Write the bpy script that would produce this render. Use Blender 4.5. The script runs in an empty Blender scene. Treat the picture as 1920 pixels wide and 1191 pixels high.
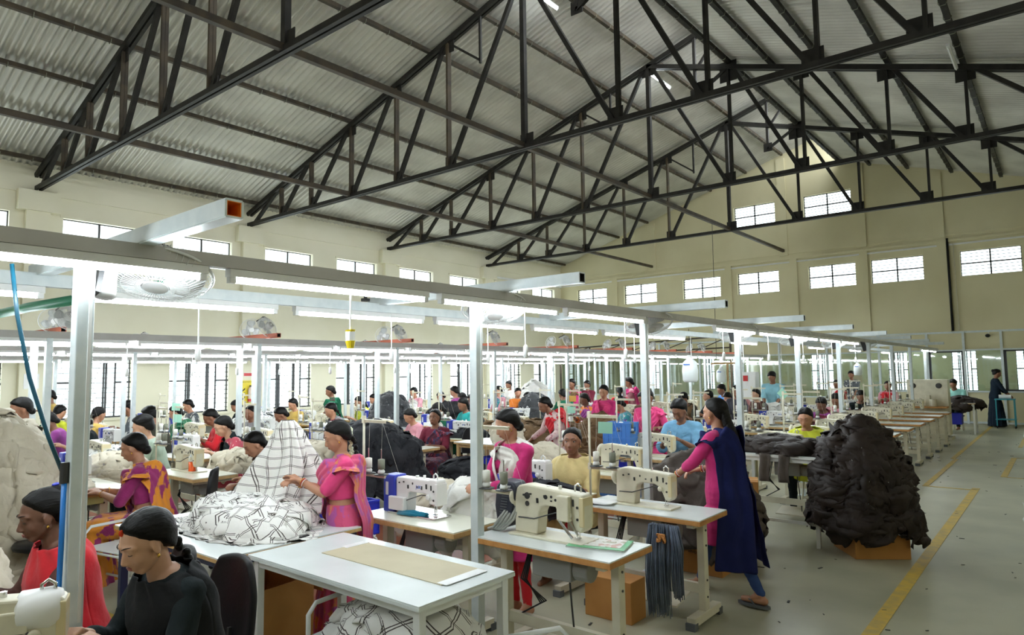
import bpy, bmesh, math, random
from math import sin, cos, pi, sqrt, atan2, exp
from mathutils import Vector as V, Matrix, Euler, noise
S = bpy.context.scene
COL = S.collection
# ---------------------------------------------------------------- camera, world, exposure
F_PX, YAW, PITCH, ROLL, CAM_H = 1260.4, -.6863, .0812, -.0128, 1.85
fwd = V((sin(YAW)*cos(PITCH), cos(YAW)*cos(PITCH), sin(PITCH)))
rt = V((cos(YAW), -sin(YAW), 0)); up = rt.cross(fwd)
r2 = rt*cos(ROLL)+up*sin(ROLL); u2 = -rt*sin(ROLL)+up*cos(ROLL)
cd = bpy.data.cameras.new('camera'); cam = bpy.data.objects.new('camera', cd); COL.objects.link(cam)
cd.sensor_fit = 'HORIZONTAL'; cd.sensor_width = 36; cd.lens = 36*F_PX/1920; cd.clip_start = .05; cd.clip_end = 200
cam.matrix_world = Matrix(((r2.x, u2.x, -fwd.x, 0), (r2.y, u2.y, -fwd.y, 0), (r2.z, u2.z, -fwd.z, CAM_H), (0, 0, 0, 1)))
S.camera = cam
W = bpy.data.worlds.new('world'); S.world = W; W.use_nodes = True
bg = W.node_tree.nodes['Background']; bg.inputs[0].default_value = (.93, .97, 1, 1); bg.inputs[1].default_value = 2.6
S.view_settings.view_transform = 'Standard'; S.view_settings.look = 'None'
S.view_settings.exposure = 1.2; S.view_settings.gamma = 1; S.view_settings.use_curve_mapping = False
cy = S.cycles
cy.use_denoising = True; cy.max_bounces = 6; cy.diffuse_bounces = 4; cy.glossy_bounces = 3; cy.transmission_bounces = 4
cy.transparent_max_bounces = 8; cy.caustics_reflective = False; cy.caustics_refractive = False; cy.sample_clamp_indirect = 6
try: cy.use_light_tree = True
except Exception: pass
TUBE_POWER = 34.0
random.seed(7)
# ---------------------------------------------------------------- materials
MATS = {}
def mat(name, c, rough=.6, metal=0, spec=.5, c2=None, ns=6, bump=0, bs=40, emit=0, alpha=1, trans=0, sheen=0):
    if name in MATS: return MATS[name]
    m = bpy.data.materials.new(name); m.use_nodes = True; nt = m.node_tree; N = nt.nodes; L = nt.links
    b = N['Principled BSDF']; b.inputs['Base Color'].default_value = (*c, 1)
    b.inputs['Roughness'].default_value = rough; b.inputs['Metallic'].default_value = metal
    b.inputs['Specular IOR Level'].default_value = spec
    if trans: b.inputs['Transmission Weight'].default_value = trans
    if alpha < 1: b.inputs['Alpha'].default_value = alpha
    if sheen: b.inputs['Sheen Weight'].default_value = sheen
    if emit: b.inputs['Emission Color'].default_value = (*c, 1); b.inputs['Emission Strength'].default_value = emit
    tc = N.new('ShaderNodeTexCoord')
    if c2:
        n = N.new('ShaderNodeTexNoise'); n.inputs['Scale'].default_value = ns; n.inputs['Detail'].default_value = 5
        L.new(tc.outputs['Object'], n.inputs['Vector'])
        r = N.new('ShaderNodeValToRGB'); r.color_ramp.elements[0].position = .38; r.color_ramp.elements[1].position = .64
        r.color_ramp.elements[0].color = (*c, 1); r.color_ramp.elements[1].color = (*c2, 1)
        L.new(n.outputs['Fac'], r.inputs[0]); L.new(r.outputs[0], b.inputs['Base Color'])
    if bump:
        n = N.new('ShaderNodeTexNoise'); n.inputs['Scale'].default_value = bs; n.inputs['Detail'].default_value = 4
        L.new(tc.outputs['Object'], n.inputs['Vector'])
        k = N.new('ShaderNodeBump'); k.inputs['Strength'].default_value = bump; k.inputs['Distance'].default_value = .01
        L.new(n.outputs['Fac'], k.inputs['Height']); L.new(k.outputs[0], b.inputs['Normal'])
    MATS[name] = m; return m
def pattern(name, base, cols, scale=30, th=.42, rough=.75):
    """cloth with irregular motifs in the given colours"""
    if name in MATS: return MATS[name]
    m = mat(name, base, rough, bump=.3, bs=60, sheen=.2); nt = m.node_tree; N = nt.nodes; L = nt.links; b = N['Principled BSDF']
    tc = N.new('ShaderNodeTexCoord'); prev = None
    for i, c in enumerate(cols):
        n = N.new('ShaderNodeTexNoise'); n.inputs['Scale'].default_value = scale*(1+.4*i); n.inputs['Detail'].default_value = 3
        mp = N.new('ShaderNodeMapping'); mp.inputs['Location'].default_value = (3*i, 5*i, 7*i); mp.inputs['Scale'].default_value = (1, 1, .6)
        L.new(tc.outputs['Object'], mp.inputs[0]); L.new(mp.outputs[0], n.inputs['Vector'])
        r = N.new('ShaderNodeValToRGB'); r.color_ramp.interpolation = 'LINEAR'
        r.color_ramp.elements[0].position = 1-th-.02; r.color_ramp.elements[1].position = 1-th+.02
        L.new(n.outputs['Fac'], r.inputs[0])
        x = N.new('ShaderNodeMixRGB'); L.new(r.outputs[0], x.inputs[0]); x.inputs[2].default_value = (*c, 1)
        if prev: L.new(prev.outputs[0], x.inputs[1])
        else: x.inputs[1].default_value = (*base, 1)
        prev = x
    L.new(prev.outputs[0], b.inputs['Base Color']); return m
def plaid(name, s=.095):
    """white cloth, thin dark window-pane checks drawn on its own fold coordinates (uv)"""
    m = mat(name, (.82, .81, .77), .85, bump=.2, bs=80, sheen=.2); nt = m.node_tree; N = nt.nodes; L = nt.links; b = N['Principled BSDF']
    uv = N.new('ShaderNodeUVMap'); sp = N.new('ShaderNodeSeparateXYZ'); L.new(uv.outputs[0], sp.inputs[0])
    out = None
    for ax in (0, 1):
        for off, w in ((0, .05), (.13, .05)):
            a = N.new('ShaderNodeMath'); a.operation = 'MULTIPLY_ADD'; a.inputs[1].default_value = 1/s; a.inputs[2].default_value = off; L.new(sp.outputs[ax], a.inputs[0])
            f = N.new('ShaderNodeMath'); f.operation = 'FRACT'; L.new(a.outputs[0], f.inputs[0])
            g = N.new('ShaderNodeMath'); g.operation = 'LESS_THAN'; g.inputs[1].default_value = w; L.new(f.outputs[0], g.inputs[0])
            if out is None: out = g
            else:
                q = N.new('ShaderNodeMath'); q.operation = 'MAXIMUM'; L.new(out.outputs[0], q.inputs[0]); L.new(g.outputs[0], q.inputs[1]); out = q
    x = N.new('ShaderNodeMixRGB'); L.new(out.outputs[0], x.inputs[0]); x.inputs[1].default_value = (.82, .81, .77, 1); x.inputs[2].default_value = (.07, .055, .05, 1)
    L.new(x.outputs[0], b.inputs['Base Color']); return m
def glass(name, tint=(.9, .95, .95), a=.25):
    m = bpy.data.materials.new(name); m.use_nodes = True; nt = m.node_tree; N = nt.nodes; L = nt.links; N.clear()
    o = N.new('ShaderNodeOutputMaterial'); t = N.new('ShaderNodeBsdfTransparent'); g = N.new('ShaderNodeBsdfGlossy'); x = N.new('ShaderNodeMixShader')
    t.inputs[0].default_value = (*tint, 1); g.inputs['Roughness'].default_value = .03
    fr = N.new('ShaderNodeLayerWeight'); fr.inputs[0].default_value = .5
    pw = N.new('ShaderNodeMath'); pw.operation = 'POWER'; pw.inputs[1].default_value = 5; L.new(fr.outputs['Facing'], pw.inputs[0])
    ad = N.new('ShaderNodeMath'); ad.operation = 'MULTIPLY_ADD'; ad.inputs[1].default_value = .35; ad.inputs[2].default_value = a; L.new(pw.outputs[0], ad.inputs[0])
    L.new(ad.outputs[0], x.inputs[0]); L.new(t.outputs[0], x.inputs[1]); L.new(g.outputs[0], x.inputs[2]); L.new(x.outputs[0], o.inputs[0])
    MATS[name] = m; return m
M_wall = mat('cream_wall_paint', (.80, .77, .61), .85, c2=(.75, .72, .55), ns=.7, bump=.15, bs=12)
M_wallr = mat('cream_render', (.72, .67, .45), .85, c2=(.64, .59, .38), ns=.5, bump=.15, bs=12)
M_floor = mat('green_grey_floor', (.42, .41, .295), .38, c2=(.33, .325, .23), ns=1.3, bump=.03, bs=5)
M_red_floor = mat('red_oxide_floor', (.30, .10, .05), .45, c2=(.25, .08, .04), ns=2)
M_yel = mat('yellow_line_paint', (.62, .42, .06), .5, c2=(.45, .33, .10), ns=9)
M_roof = mat('corrugated_zinc', (.66, .65, .60), .40, .35, c2=(.50, .49, .45), ns=.8, bump=.05, bs=8)
M_steel = mat('dark_painted_steel', (.018, .017, .015), .55, spec=.25, c2=(.030, .028, .024), ns=5)
M_purlin = mat('brown_black_steel', (.040, .032, .022), .55, spec=.3, c2=(.08, .06, .035), ns=3)
M_galv = mat('galvanised_steel', (.68, .74, .75), .40, .1, c2=(.60, .67, .69), ns=12, bump=.05, bs=30)
M_beam = mat('grey_beam', (.52, .51, .49), .5, .1, c2=(.45, .44, .42), ns=4)
M_orange_arm = mat('red_oxide_arm', (.50, .12, .06), .55, c2=(.42, .10, .05), ns=4)
M_orange_in = mat('orange_primer', (1.0, .30, .04), .5)
M_white = mat('white_enamel', (.80, .81, .80), .35, c2=(.74, .75, .74), ns=5)
M_tube = mat('lit_tube', (.87, .95, 1), .4, emit=TUBE_POWER)
M_tubeoff = mat('unlit_tube', (.85, .86, .84), .3)
M_cream = mat('cream_machine_enamel', (.72, .68, .53), .35, c2=(.64, .60, .46), ns=9, bump=.04, bs=20)
M_jwhite = mat('white_machine_enamel', (.80, .80, .78), .3)
M_blue = mat('royal_blue_plastic', (.03, .05, .42), .35)
M_bluecrate = mat('blue_crate_plastic', (.015, .025, .42), .4)
M_ltblue = mat('light_blue_crate_plastic', (.06, .22, .62), .4)
M_black = mat('black_plastic', (.009, .009, .010), .45, spec=.3, bump=.1, bs=60)
M_dark = mat('dark_iron', (.05, .05, .05), .5, .4)
M_chrome = mat('chrome', (.65, .65, .63), .2, 1)
M_lam = mat('white_laminate', (.74, .79, .78), .25, c2=(.69, .74, .73), ns=3)
M_lamc = mat('cream_laminate', (.76, .76, .64), .28, c2=(.70, .70, .58), ns=3)
M_edge = mat('orange_plywood_edge', (.52, .25, .07), .6, c2=(.42, .19, .05), ns=20)
M_edgel = mat('pale_plywood_edge', (.58, .38, .16), .6, c2=(.48, .30, .12), ns=20)
M_legc = mat('cream_leg_paint', (.66, .63, .50), .45, c2=(.58, .54, .42), ns=6)
M_navy = mat('navy_leg_paint', (.015, .02, .07), .4)
M_wleg = mat('white_leg_paint', (.76, .78, .76), .35)
M_card = mat('cardboard', (.50, .24, .07), .85, c2=(.44, .20, .055), ns=4, bump=.1, bs=20)
M_tape = mat('packing_tape', (.60, .34, .13), .3)
M_ink = mat('black_ink', (.02, .02, .02), .6)
M_thread = mat('white_thread_cone', (.80, .79, .72), .8, bump=.3, bs=90)
M_gthread = mat('grey_green_thread', (.20, .21, .16), .8, bump=.3, bs=90)
M_rubber = mat('grey_rubber', (.10, .11, .12), .7)
M_hair = mat('black_hair', (.004, .0034, .003), .45, spec=.18)
_n = M_hair.node_tree; _t = _n.nodes.new('ShaderNodeTexCoord'); _m = _n.nodes.new('ShaderNodeMapping'); _m.inputs['Scale'].default_value = (170, 12, 110); _x = _n.nodes.new('ShaderNodeTexNoise'); _x.inputs['Scale'].default_value = 1.0; _b = _n.nodes.new('ShaderNodeBump'); _b.inputs['Strength'].default_value = .55; _b.inputs['Distance'].default_value = .004
_n.links.new(_t.outputs['Object'], _m.inputs[0]); _n.links.new(_m.outputs[0], _x.inputs['Vector']); _n.links.new(_x.outputs['Fac'], _b.inputs['Height']); _n.links.new(_b.outputs[0], _n.nodes['Principled BSDF'].inputs['Normal'])
M_eyew = mat('eye_white', (.75, .72, .68), .3)
M_gold = mat('gold', (.80, .48, .10), .25, 1)
M_lip = mat('plum_lips', (.25, .04, .06), .4)
M_lips = mat('brown_lips', (.28, .09, .07), .5)
SK = [mat('skin_a', (.44, .22, .13), .5, c2=(.40, .19, .11), ns=9), mat('skin_b', (.25, .11, .06), .5, c2=(.22, .095, .052), ns=9), mat('skin_c', (.16, .07, .04), .48, c2=(.14, .06, .035), ns=9), mat('skin_d', (.58, .34, .22), .5, c2=(.54, .30, .19), ns=9)]
G_pane = glass('window_glass', (.92, .97, .97), .03)
G_part = glass('partition_glass', (.80, .88, .86), .10)
M_jug = mat('translucent_plastic', (.78, .84, .84), .4)
def cloth(name, c, c2=None, rough=.85):
    return mat(name, c, rough, spec=.2, c2=c2 or tuple(k*.8 for k in c), ns=5, bump=.35, bs=35, sheen=.15 if max(c) > .2 else 0)
# ---------------------------------------------------------------- mesh helpers
def frame(d):
    d = V(d).normalized(); a = V((0, 0, 1)) if abs(d.z) < .95 else V((1, 0, 0))
    s = a.cross(d).normalized(); return s, d.cross(s).normalized(), d
class MB:
    def __init__(s): s.v = []; s.f = []; s.uv = None
    def add(s, vs, fs):
        o = len(s.v); s.v += [tuple(p) for p in vs]; s.f += [tuple(i+o for i in f) for f in fs]; return s
    def box(s, c, d, rz=0, m=None):
        x, y, z = d[0]/2, d[1]/2, d[2]/2; P = [V((a*x, b*y, e*z)) for a in (-1, 1) for b in (-1, 1) for e in (-1, 1)]
        if m is not None: P = [m @ p for p in P]
        elif rz: R = Matrix.Rotation(rz, 3, 'Z'); P = [R @ p for p in P]
        c = V(c); return s.add([p+c for p in P], [(0, 1, 3, 2), (4, 6, 7, 5), (0, 4, 5, 1), (2, 3, 7, 6), (0, 2, 6, 4), (1, 5, 7, 3)])
    def bx(s, x0, x1, y0, y1, z0, z1): return s.box(((x0+x1)/2, (y0+y1)/2, (z0+z1)/2), (abs(x1-x0), abs(y1-y0), abs(z1-z0)))
    def bar(s, a, b, w, h=None):
        """rectangular bar between two points, w sideways, h upwards"""
        a = V(a); b = V(b); h = h or w; sx, uy, d = frame(b-a)
        P = [p+sx*(i*w/2)+uy*(j*h/2) for p in (a, b) for i, j in ((-1, -1), (1, -1), (1, 1), (-1, 1))]
        return s.add(P, [(3, 2, 1, 0), (4, 5, 6, 7), (0, 1, 5, 4), (1, 2, 6, 5), (2, 3, 7, 6), (3, 0, 4, 7)])
    def tube(s, pts, r, n=8, cap=True):
        pts = [V(p) for p in pts]; R = r if isinstance(r, (list, tuple)) else [r]*len(pts); rings = []; prev = None
        for i, p in enumerate(pts):
            d = (pts[min(i+1, len(pts)-1)]-pts[max(i-1, 0)])
            if d.length < 1e-9: d = V((0, 0, 1))
            d.normalize()
            if prev is None: a, b, _ = frame(d)
            else: a = (prev-d*prev.dot(d)); a = a.normalized() if a.length > 1e-6 else frame(d)[0]; b = d.cross(a)
            prev = a; rings.append([p+(a*cos(2*pi*k/n)+b*sin(2*pi*k/n))*R[i] for k in range(n)])
        vs = [q for g in rings for q in g]; fs = [(i*n+k, i*n+(k+1) % n, (i+1)*n+(k+1) % n, (i+1)*n+k) for i in range(len(pts)-1) for k in range(n)]
        if cap: fs += [tuple(range(n-1, -1, -1)), tuple((len(pts)-1)*n+k for k in range(n))]
        return s.add(vs, fs)
    def cyl(s, a, b, r, r1=None, n=12): return s.tube([a, b], [r, r if r1 is None else r1], n)
    def lathe(s, prof, c, n=16, axis='Z', m=None):
        c = V(c); P = []
        for r, z in prof:
            for k in range(n):
                t = 2*pi*k/n; p = V((r*cos(t), r*sin(t), z))
                if axis == 'X': p = V((z, r*cos(t), r*sin(t)))
                if axis == 'Y': p = V((r*sin(t), z, r*cos(t)))
                if m is not None: p = m @ p
                P.append(p+c)
        q = len(prof); fs = [(i*n+k, i*n+(k+1) % n, (i+1)*n+(k+1) % n, (i+1)*n+k) for i in range(q-1) for k in range(n)]
        fs += [tuple(range(n-1, -1, -1)), tuple((q-1)*n+k for k in range(n))]
        return s.add(P, fs)
    def ell(s, c, r, m=None, n=14, k=9):
        c = V(c); P = [V((0, 0, -r[2]))]
        for i in range(1, k):
            t = -pi/2+pi*i/k
            P += [V((r[0]*cos(t)*cos(2*pi*j/n), r[1]*cos(t)*sin(2*pi*j/n), r[2]*sin(t))) for j in range(n)]
        P.append(V((0, 0, r[2]))); T = len(P)-1
        fs = [(0, 1+(j+1) % n, 1+j) for j in range(n)]
        fs += [(1+(i-1)*n+j, 1+(i-1)*n+(j+1) % n, 1+i*n+(j+1) % n, 1+i*n+j) for i in range(1, k-1) for j in range(n)]
        fs += [(T, 1+(k-2)*n+j, 1+(k-2)*n+(j+1) % n) for j in range(n)]
        if m is not None: P = [m @ p for p in P]
        return s.add([p+c for p in P], fs)
    def cap(s, a, b, ra, rb, n=12):
        """tapered capsule"""
        a = V(a); b = V(b); sx, uy, d = frame(b-a); pts = []; rr = []
        for t in (-80, -50, -22): t = t*pi/180; pts.append(a+d*ra*sin(t)); rr.append(ra*cos(t))
        pts.append(a); rr.append(ra); pts.append(b); rr.append(rb)
        for t in (22, 50, 80): t = t*pi/180; pts.append(b+d*rb*sin(t)); rr.append(rb*cos(t))
        vs = [p+(sx*cos(2*pi*k/n)+uy*sin(2*pi*k/n))*r for p, r in zip(pts, rr) for k in range(n)]
        q = len(pts); fs = [(i*n+k, i*n+(k+1) % n, (i+1)*n+(k+1) % n, (i+1)*n+k) for i in range(q-1) for k in range(n)]
        return s.add(vs, fs+[tuple(range(n-1, -1, -1)), tuple((q-1)*n+k for k in range(n))])
    def loft(s, rings):
        n = len(rings[0]); vs = [p for g in rings for p in g]; q = len(rings)
        fs = [(i*n+k, i*n+(k+1) % n, (i+1)*n+(k+1) % n, (i+1)*n+k) for i in range(q-1) for k in range(n)]
        return s.add(vs, fs+[tuple(range(n-1, -1, -1)), tuple((q-1)*n+k for k in range(n))])
    def prism(s, poly, y0, y1, axis='Y'):
        """polygon in XZ (axis Y) pushed from y0 to y1"""
        n = len(poly); g = {'Y': lambda a, b, y: (a, y, b), 'X': lambda a, b, y: (y, a, b), 'Z': lambda a, b, y: (a, b, y)}[axis]
        vs = [g(a, b, y0) for a, b in poly]+[g(a, b, y1) for a, b in poly]
        return s.add(vs, [tuple(range(n)), tuple(range(2*n-1, n-1, -1))]+[(i, i+n, (i+1) % n+n, (i+1) % n) for i in range(n)])
    def grid(s, P, nu, nv, uvf=None):
        o = len(s.v); s.v += [tuple(p) for p in P]
        s.f += [(o+i*nv+j, o+i*nv+j+1, o+(i+1)*nv+j+1, o+(i+1)*nv+j) for i in range(nu-1) for j in range(nv-1)]
        if uvf is not None:
            if s.uv is None: s.uv = {}
            for i in range(len(P)): s.uv[o+i] = uvf[i]
        return s
    def mesh(s, name, smooth=False, bevel=0, fixn=False, mods=None):
        me = bpy.data.meshes.new(name); me.from_pydata(s.v, [], s.f)
        if s.uv is not None:
            ul = me.uv_layers.new(name='UVMap')
            for lp in me.loops: ul.data[lp.index].uv = s.uv.get(lp.vertex_index, (0, 0))
        if fixn:
            bm = bmesh.new(); bm.from_mesh(me); bmesh.ops.recalc_face_normals(bm, faces=bm.faces); bm.to_mesh(me); bm.free()
        if smooth: me.polygons.foreach_set('use_smooth', [True]*len(me.polygons))
        if mods or bevel: me = evalmods(me, name, (mods or [])+([('BEVEL', dict(width=bevel, segments=2, limit_method='ANGLE', angle_limit=.6))] if bevel else []), smooth)
        return me
    def build(s, name, m, parent=None, smooth=False, bevel=0, fixn=True, mods=None):
        return link(name, s.mesh(name, smooth, bevel, fixn, mods), m, parent)
def evaluated(o):
    """mesh of an object with its modifiers, worked out in a scratch scene that holds nothing else"""
    sc = bpy.data.scenes.get('scratch') or bpy.data.scenes.new('scratch'); sc.collection.objects.link(o)
    with bpy.context.temp_override(scene=sc, view_layer=sc.view_layers[0]):
        dg = bpy.context.evaluated_depsgraph_get(); dg.update(); me = bpy.data.meshes.new_from_object(o.evaluated_get(dg))
    sc.collection.objects.unlink(o); bpy.data.objects.remove(o); return me
def evalmods(me, name, mods, smooth=True):
    o = bpy.data.objects.new('tmp', me)
    for t, kw in mods:
        md = o.modifiers.new('m', t)
        for k, v in kw.items(): setattr(md, k, v)
    m2 = evaluated(o); m2.name = name; bpy.data.meshes.remove(me)
    if smooth: m2.polygons.foreach_set('use_smooth', [True]*len(m2.polygons))
    return m2
def link(name, me, m, parent=None, objmat=False):
    o = bpy.data.objects.new(name, me); COL.objects.link(o)
    if not len(me.materials): me.materials.append(None if objmat else m)
    if objmat: o.material_slots[0].link = 'OBJECT'; o.material_slots[0].material = m
    if parent: o.parent = parent
    return o
def tag(o, label=None, cat=None, group=None, kind=None):
    if label: o['label'] = label
    if cat: o['category'] = cat
    if group: o['group'] = group
    if kind: o['kind'] = kind
    return o
def thing(name, label, cat, loc=(0, 0, 0), rz=0, group=None, kind=None):
    o = bpy.data.objects.new(name, None); COL.objects.link(o); o.location = loc; o.rotation_euler = (0, 0, rz)
    return tag(o, label, cat, group, kind)
KIDS = {}
def copy_tree(o, parent=None):
    c = o.copy(); COL.objects.link(c); c.parent = parent
    for ch in o.children: copy_tree(ch, c)
    return c
def place(proto, used, loc, rz, label, group=None):
    """first use moves the prototype itself, later ones copy it with its parts"""
    o = copy_tree(proto) if used.get(proto.name) else proto
    used[proto.name] = 1; o.location = loc; o.rotation_euler = (0, 0, rz); o['label'] = label
    if group: o['group'] = group
    return o
USED = {}
def text_mesh(txt, size, m, parent, loc, rot, name='lettering', depth=.0008, align='LEFT'):
    cu = bpy.data.curves.new('t', 'FONT'); cu.body = txt; cu.size = size; cu.extrude = depth; cu.align_x = align
    me = evaluated(bpy.data.objects.new('t', cu)); q = link(name, me, m, parent); q.data.materials.clear(); q.data.materials.append(m)
    q.location = loc; q.rotation_euler = rot; return q
ORD = 'first second third fourth fifth sixth seventh eighth ninth tenth eleventh twelfth thirteenth fourteenth fifteenth sixteenth seventeenth eighteenth nineteenth twentieth'.split()
def fbm(p, o=4): return noise.fractal(V(p), 1.0, 2.0, o)
# ================================================================ the building
XL, XR, YB, YF = -18.5, 2.6, -6.0, 26.3
XK = -8.05; TP = .309; Z_CH = 6.31
def roofL(x): return 6.72+TP*(x+18.67)
def roofR(x): return roofL(XK)-TP*(x-XK)
XO = -5.95
def st(o, **k): o['kind'] = 'structure'; return o
st(MB().bx(XL-.3, XR+.3, YB, YF+5, -.3, 0).build('floor', M_floor))
# red oxide work bays painted on the floor between the table rows
for i, (x0, x1, y0, y1) in enumerate(((-7.0, -4.5, 4.2, 9.5), (-10.6, -9.9, 2, 22), (-5.9, -4.45, 2.9, 4.1))):
    st(MB().bx(x0, x1, y0, y1, 0, .002).build('floor', M_red_floor))
def line(x0, x1, y0, y1): st(MB().bx(x0, x1, y0, y1, 0, .004).build('trim_%d' % line.n, M_yel)); line.n += 1
line.n = 1
line(-1.21, -1.11, 1.5, 12.5); line(-1.84, -1.76, 12.3, 16.2); line(-1.9, -1.82, 16.2, 25.5); line(-1.84, -1.11, 12.28, 12.33)
line(-.95, -.86, 14.0, 17.0); line(-.94, -.86, 19.2, 23); line(-.86, .8, 13.97, 14.0); line(-.86, .8, 16.98, 17.03); line(-6.2, -5.05, 2.1, 2.2); line(-5.1, -4.4, 2.1, 2.17)
def wall_cells(name, m, u0, u1, holes, top, plane, t=.25, zs0=0, xtra=()):
    """wall in a vertical plane with rectangular openings (u0,u1,z0,z1); plane ('X',pos) or ('Y',pos); top(u) = height"""
    us = sorted(set([u0, u1]+[h[0] for h in holes]+[h[1] for h in holes]+list(xtra))); b = MB()
    for a, c in zip(us, us[1:]):
        mid = (a+c)/2; hs = sorted([(h[2], h[3]) for h in holes if h[0] <= mid <= h[1]]); z = zs0
        for z0, z1 in hs+[(None, None)]:
            if z0 is None: poly = [(a, z), (c, z), (c, top(c)), (a, top(a))]
            else: poly = [(a, z), (c, z), (c, z0), (a, z0)]
            if poly[2][1]-z > 1e-3:
                if plane[0] == 'Y': b.prism(poly, plane[1], plane[1]+t, 'Y')
                else: b.prism(poly, plane[1], plane[1]+t, 'X')
            z = z1 or z
    return st(b.build(name, m))
WY = []
for k in range(-1, 5):
    y0 = 4.97+5.325*(k-0); y0 = 4.97+5.325*k
    for o in (.55, 3.15): WY.append((y0+o, y0+o+1.65))
WY = [w for w in WY if w[1] < YF-.1 and w[0] > YB]
holes = [(a, b, 4.88, 5.70) for a, b in WY]+[(a, b, .85, 2.45) for a, b in WY]
wall_cells('wall_left', M_wall, YB, YF, holes, lambda u: roofL(XL)+.09, ('X', XL-.25))
FW = [(-17.55, -15.95), (-15.05, -13.45), (-12.23, -10.6), (-9.9, -8.29), (-7.2, -5.6), (-5.1, -3.5), (-2.46, -.84), (-.1, 1.5)]
UW = [(-9.94, -8.33), (-7.27, -5.63)]
holesF = [(a, b, 4.80, 5.64) for a, b in FW]+[(a, b, 7.48, 8.32) for a, b in UW]
def gable(x): return roofL(x)+.09 if x <= XO else roofR(x)+.09
wall_cells('wall_far', M_wallr, XL-.25, XR+.25, holesF, gable, ('Y', YF), zs0=3.0, xtra=(XO-.001, XO+.001))
wall_cells('wall_right', M_wallr, YB, YF, [(a, b, 4.88, 5.7) for a, b in WY[:4]], lambda u: roofR(XR)+.09, ('X', XR))
wall_cells('wall_back', M_wallr, XL-.25, XR+.25, [(a, b, 4.8, 5.64) for a, b in FW], gable, ('Y', YB-.25), xtra=(XO-.001, XO+.001))
# pilasters, corbels and bands on the left wall
tn = 20
def trim(b, m=M_wall):
    global tn; o = st(b.build('trim_%d' % tn, m)); tn += 1; return o
for k in range(0, 5):
    y = 4.97+5.325*k
    if y < YF-.5:
        trim(MB().bx(XL, XL+.16, y-.24, y+.24, 0, 5.75)); trim(MB().bx(XL, XL+.22, y-.42, y+.42, 5.75, 6.22))
trim(MB().bx(XL, XL+.035, YB, YF, 6.18, 6.60)); trim(MB().bx(XL, XL+.07, YF-5, YF, 5.84, 5.92), M_white)
for x in (-14.25, -11.3 + .95, -7.75, -3.0, -13.0 + .0): pass
for x in (-15.5, -10.25, -7.72, -5.32, -2.95, .4):
    trim(MB().bx(x-.13, x+.13, YF-.06, YF, 3.0, 6.0), M_wallr); 
for x in (-13.6, -8.05, -5.35, -3.0): trim(MB().bx(x-.16, x+.16, YF-.05, YF, 6.15, gable(x)-.15), M_wallr)
trim(MB().bx(XL, XR, YF-.07, YF, 5.98, 6.06), M_wallr); trim(MB().bx(XL, XR, YF-.045, YF, 5.86, 5.91), M_white)
trim(MB().bx(XL, XR, YF-.03, YF, 6.2, 6.26), M_wallr)
o = MB().tube([(-2.78, YF-.06, 6.1), (-2.78, YF-.06, 3.02)], .035).build('drain_pipe', M_black, smooth=True); tag(o, 'black drain pipe running down the far wall right of the four windows', 'pipe')
o = MB().tube([(-2.62, YF-.05, 5.9), (-2.60, YF-.05, 3.02)], .012).build('conduit', M_cream, smooth=True); tag(o, 'thin cream conduit beside the black drain pipe on the far wall', 'conduit')
# windows
wn = 1
def window(axis, pos, a, b, z0, z1, cols=2, rows=1, louv=0, grille=False, rest=None):
    """frame, mullions, panes; axis 'X' = in a wall of constant x"""
    global wn
    r = thing('window_%d' % wn, None, None, kind='structure'); wn += 1
    P = (lambda u, z: (pos, u, z)) if axis == 'X' else (lambda u, z: (u, pos, z))
    f = MB(); w = .045
    def seg(u0, z0_, u1, z1_, w=w): f.bar(P(u0, z0_), P(u1, z1_), w, w)
    for u in [a+(b-a)*i/cols for i in range(cols+1)]: seg(u, z0, u, z1)
    for z in [z0+(z1-z0)*i/rows for i in range(rows+1)]: seg(a, z, b, z)
    f.build('window_frame', M_dark, r)
    if louv:
        l = MB(); n = louv*rows
        for i in range(1, n):
            z = z0+(z1-z0)*i/n; l.bar(P(a, z), P(b, z), .028, .020)
        l.build('louvre', M_dark, r)
    if grille:
        g = MB(); c = .06 if axis == 'X' else -.06
        Q = (lambda u, z: (pos+c, u, z)) if axis == 'X' else (lambda u, z: (u, pos+c, z))
        n = int((z1-z0)/.115)
        for i in range(1, n): g.bar(Q(a, z0+(z1-z0)*i/n), Q(b, z0+(z1-z0)*i/n), .016)
        for t in (.28, .34, .62, .78): g.bar(Q(a+(b-a)*t, z0), Q(a+(b-a)*t, z1), .036)
        g.bar(Q(a, z0+.02), Q(b, z0+.02), .04); g.bar(Q(a, z0+(z1-z0)*.55), Q(a+(b-a)*.34, z0+(z1-z0)*.55), .04); g.bar(Q(a+(b-a)*.78, z0+(z1-z0)*.55), Q(b, z0+(z1-z0)*.55), .04)
        for s in (0, 1): g.bar(Q(a+(b-a)*.34, z0+(z1-z0)*s), Q(a+(b-a)*.62, z0+(z1-z0)*(1-s)), .008); g.bar(Q(a, z0+(z1-z0)*s), Q(a+(b-a)*.28, z0+(z1-z0)*(1-s)), .006)
        g.build('grille', M_dark, r)
    m = MB(); d = .006
    m.box(((pos-.02) if axis == 'X' else (a+b)/2, (a+b)/2 if axis == 'X' else pos+.02, (z0+z1)/2), (d if axis == 'X' else b-a, b-a if axis == 'X' else d, z1-z0))
    m.build('window_pane', G_pane, r)
    return r
for a, b in WY:
    window('X', XL-.12, a, b, 4.88, 5.70)
    if b > 3: window('X', XL-.12, a, b, .85, 2.45, cols=3, rows=1, grille=True)
    if a > 3:
        trim(MB().bx(XL-.02, XL+.03, a-.07, b+.07, 5.70, 5.77)); trim(MB().bx(XL-.02, XL+.03, b, b+.07, 4.80, 5.70)); trim(MB().bx(XL-.02, XL+.05, a-.07, b+.07, .78, .85))
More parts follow.
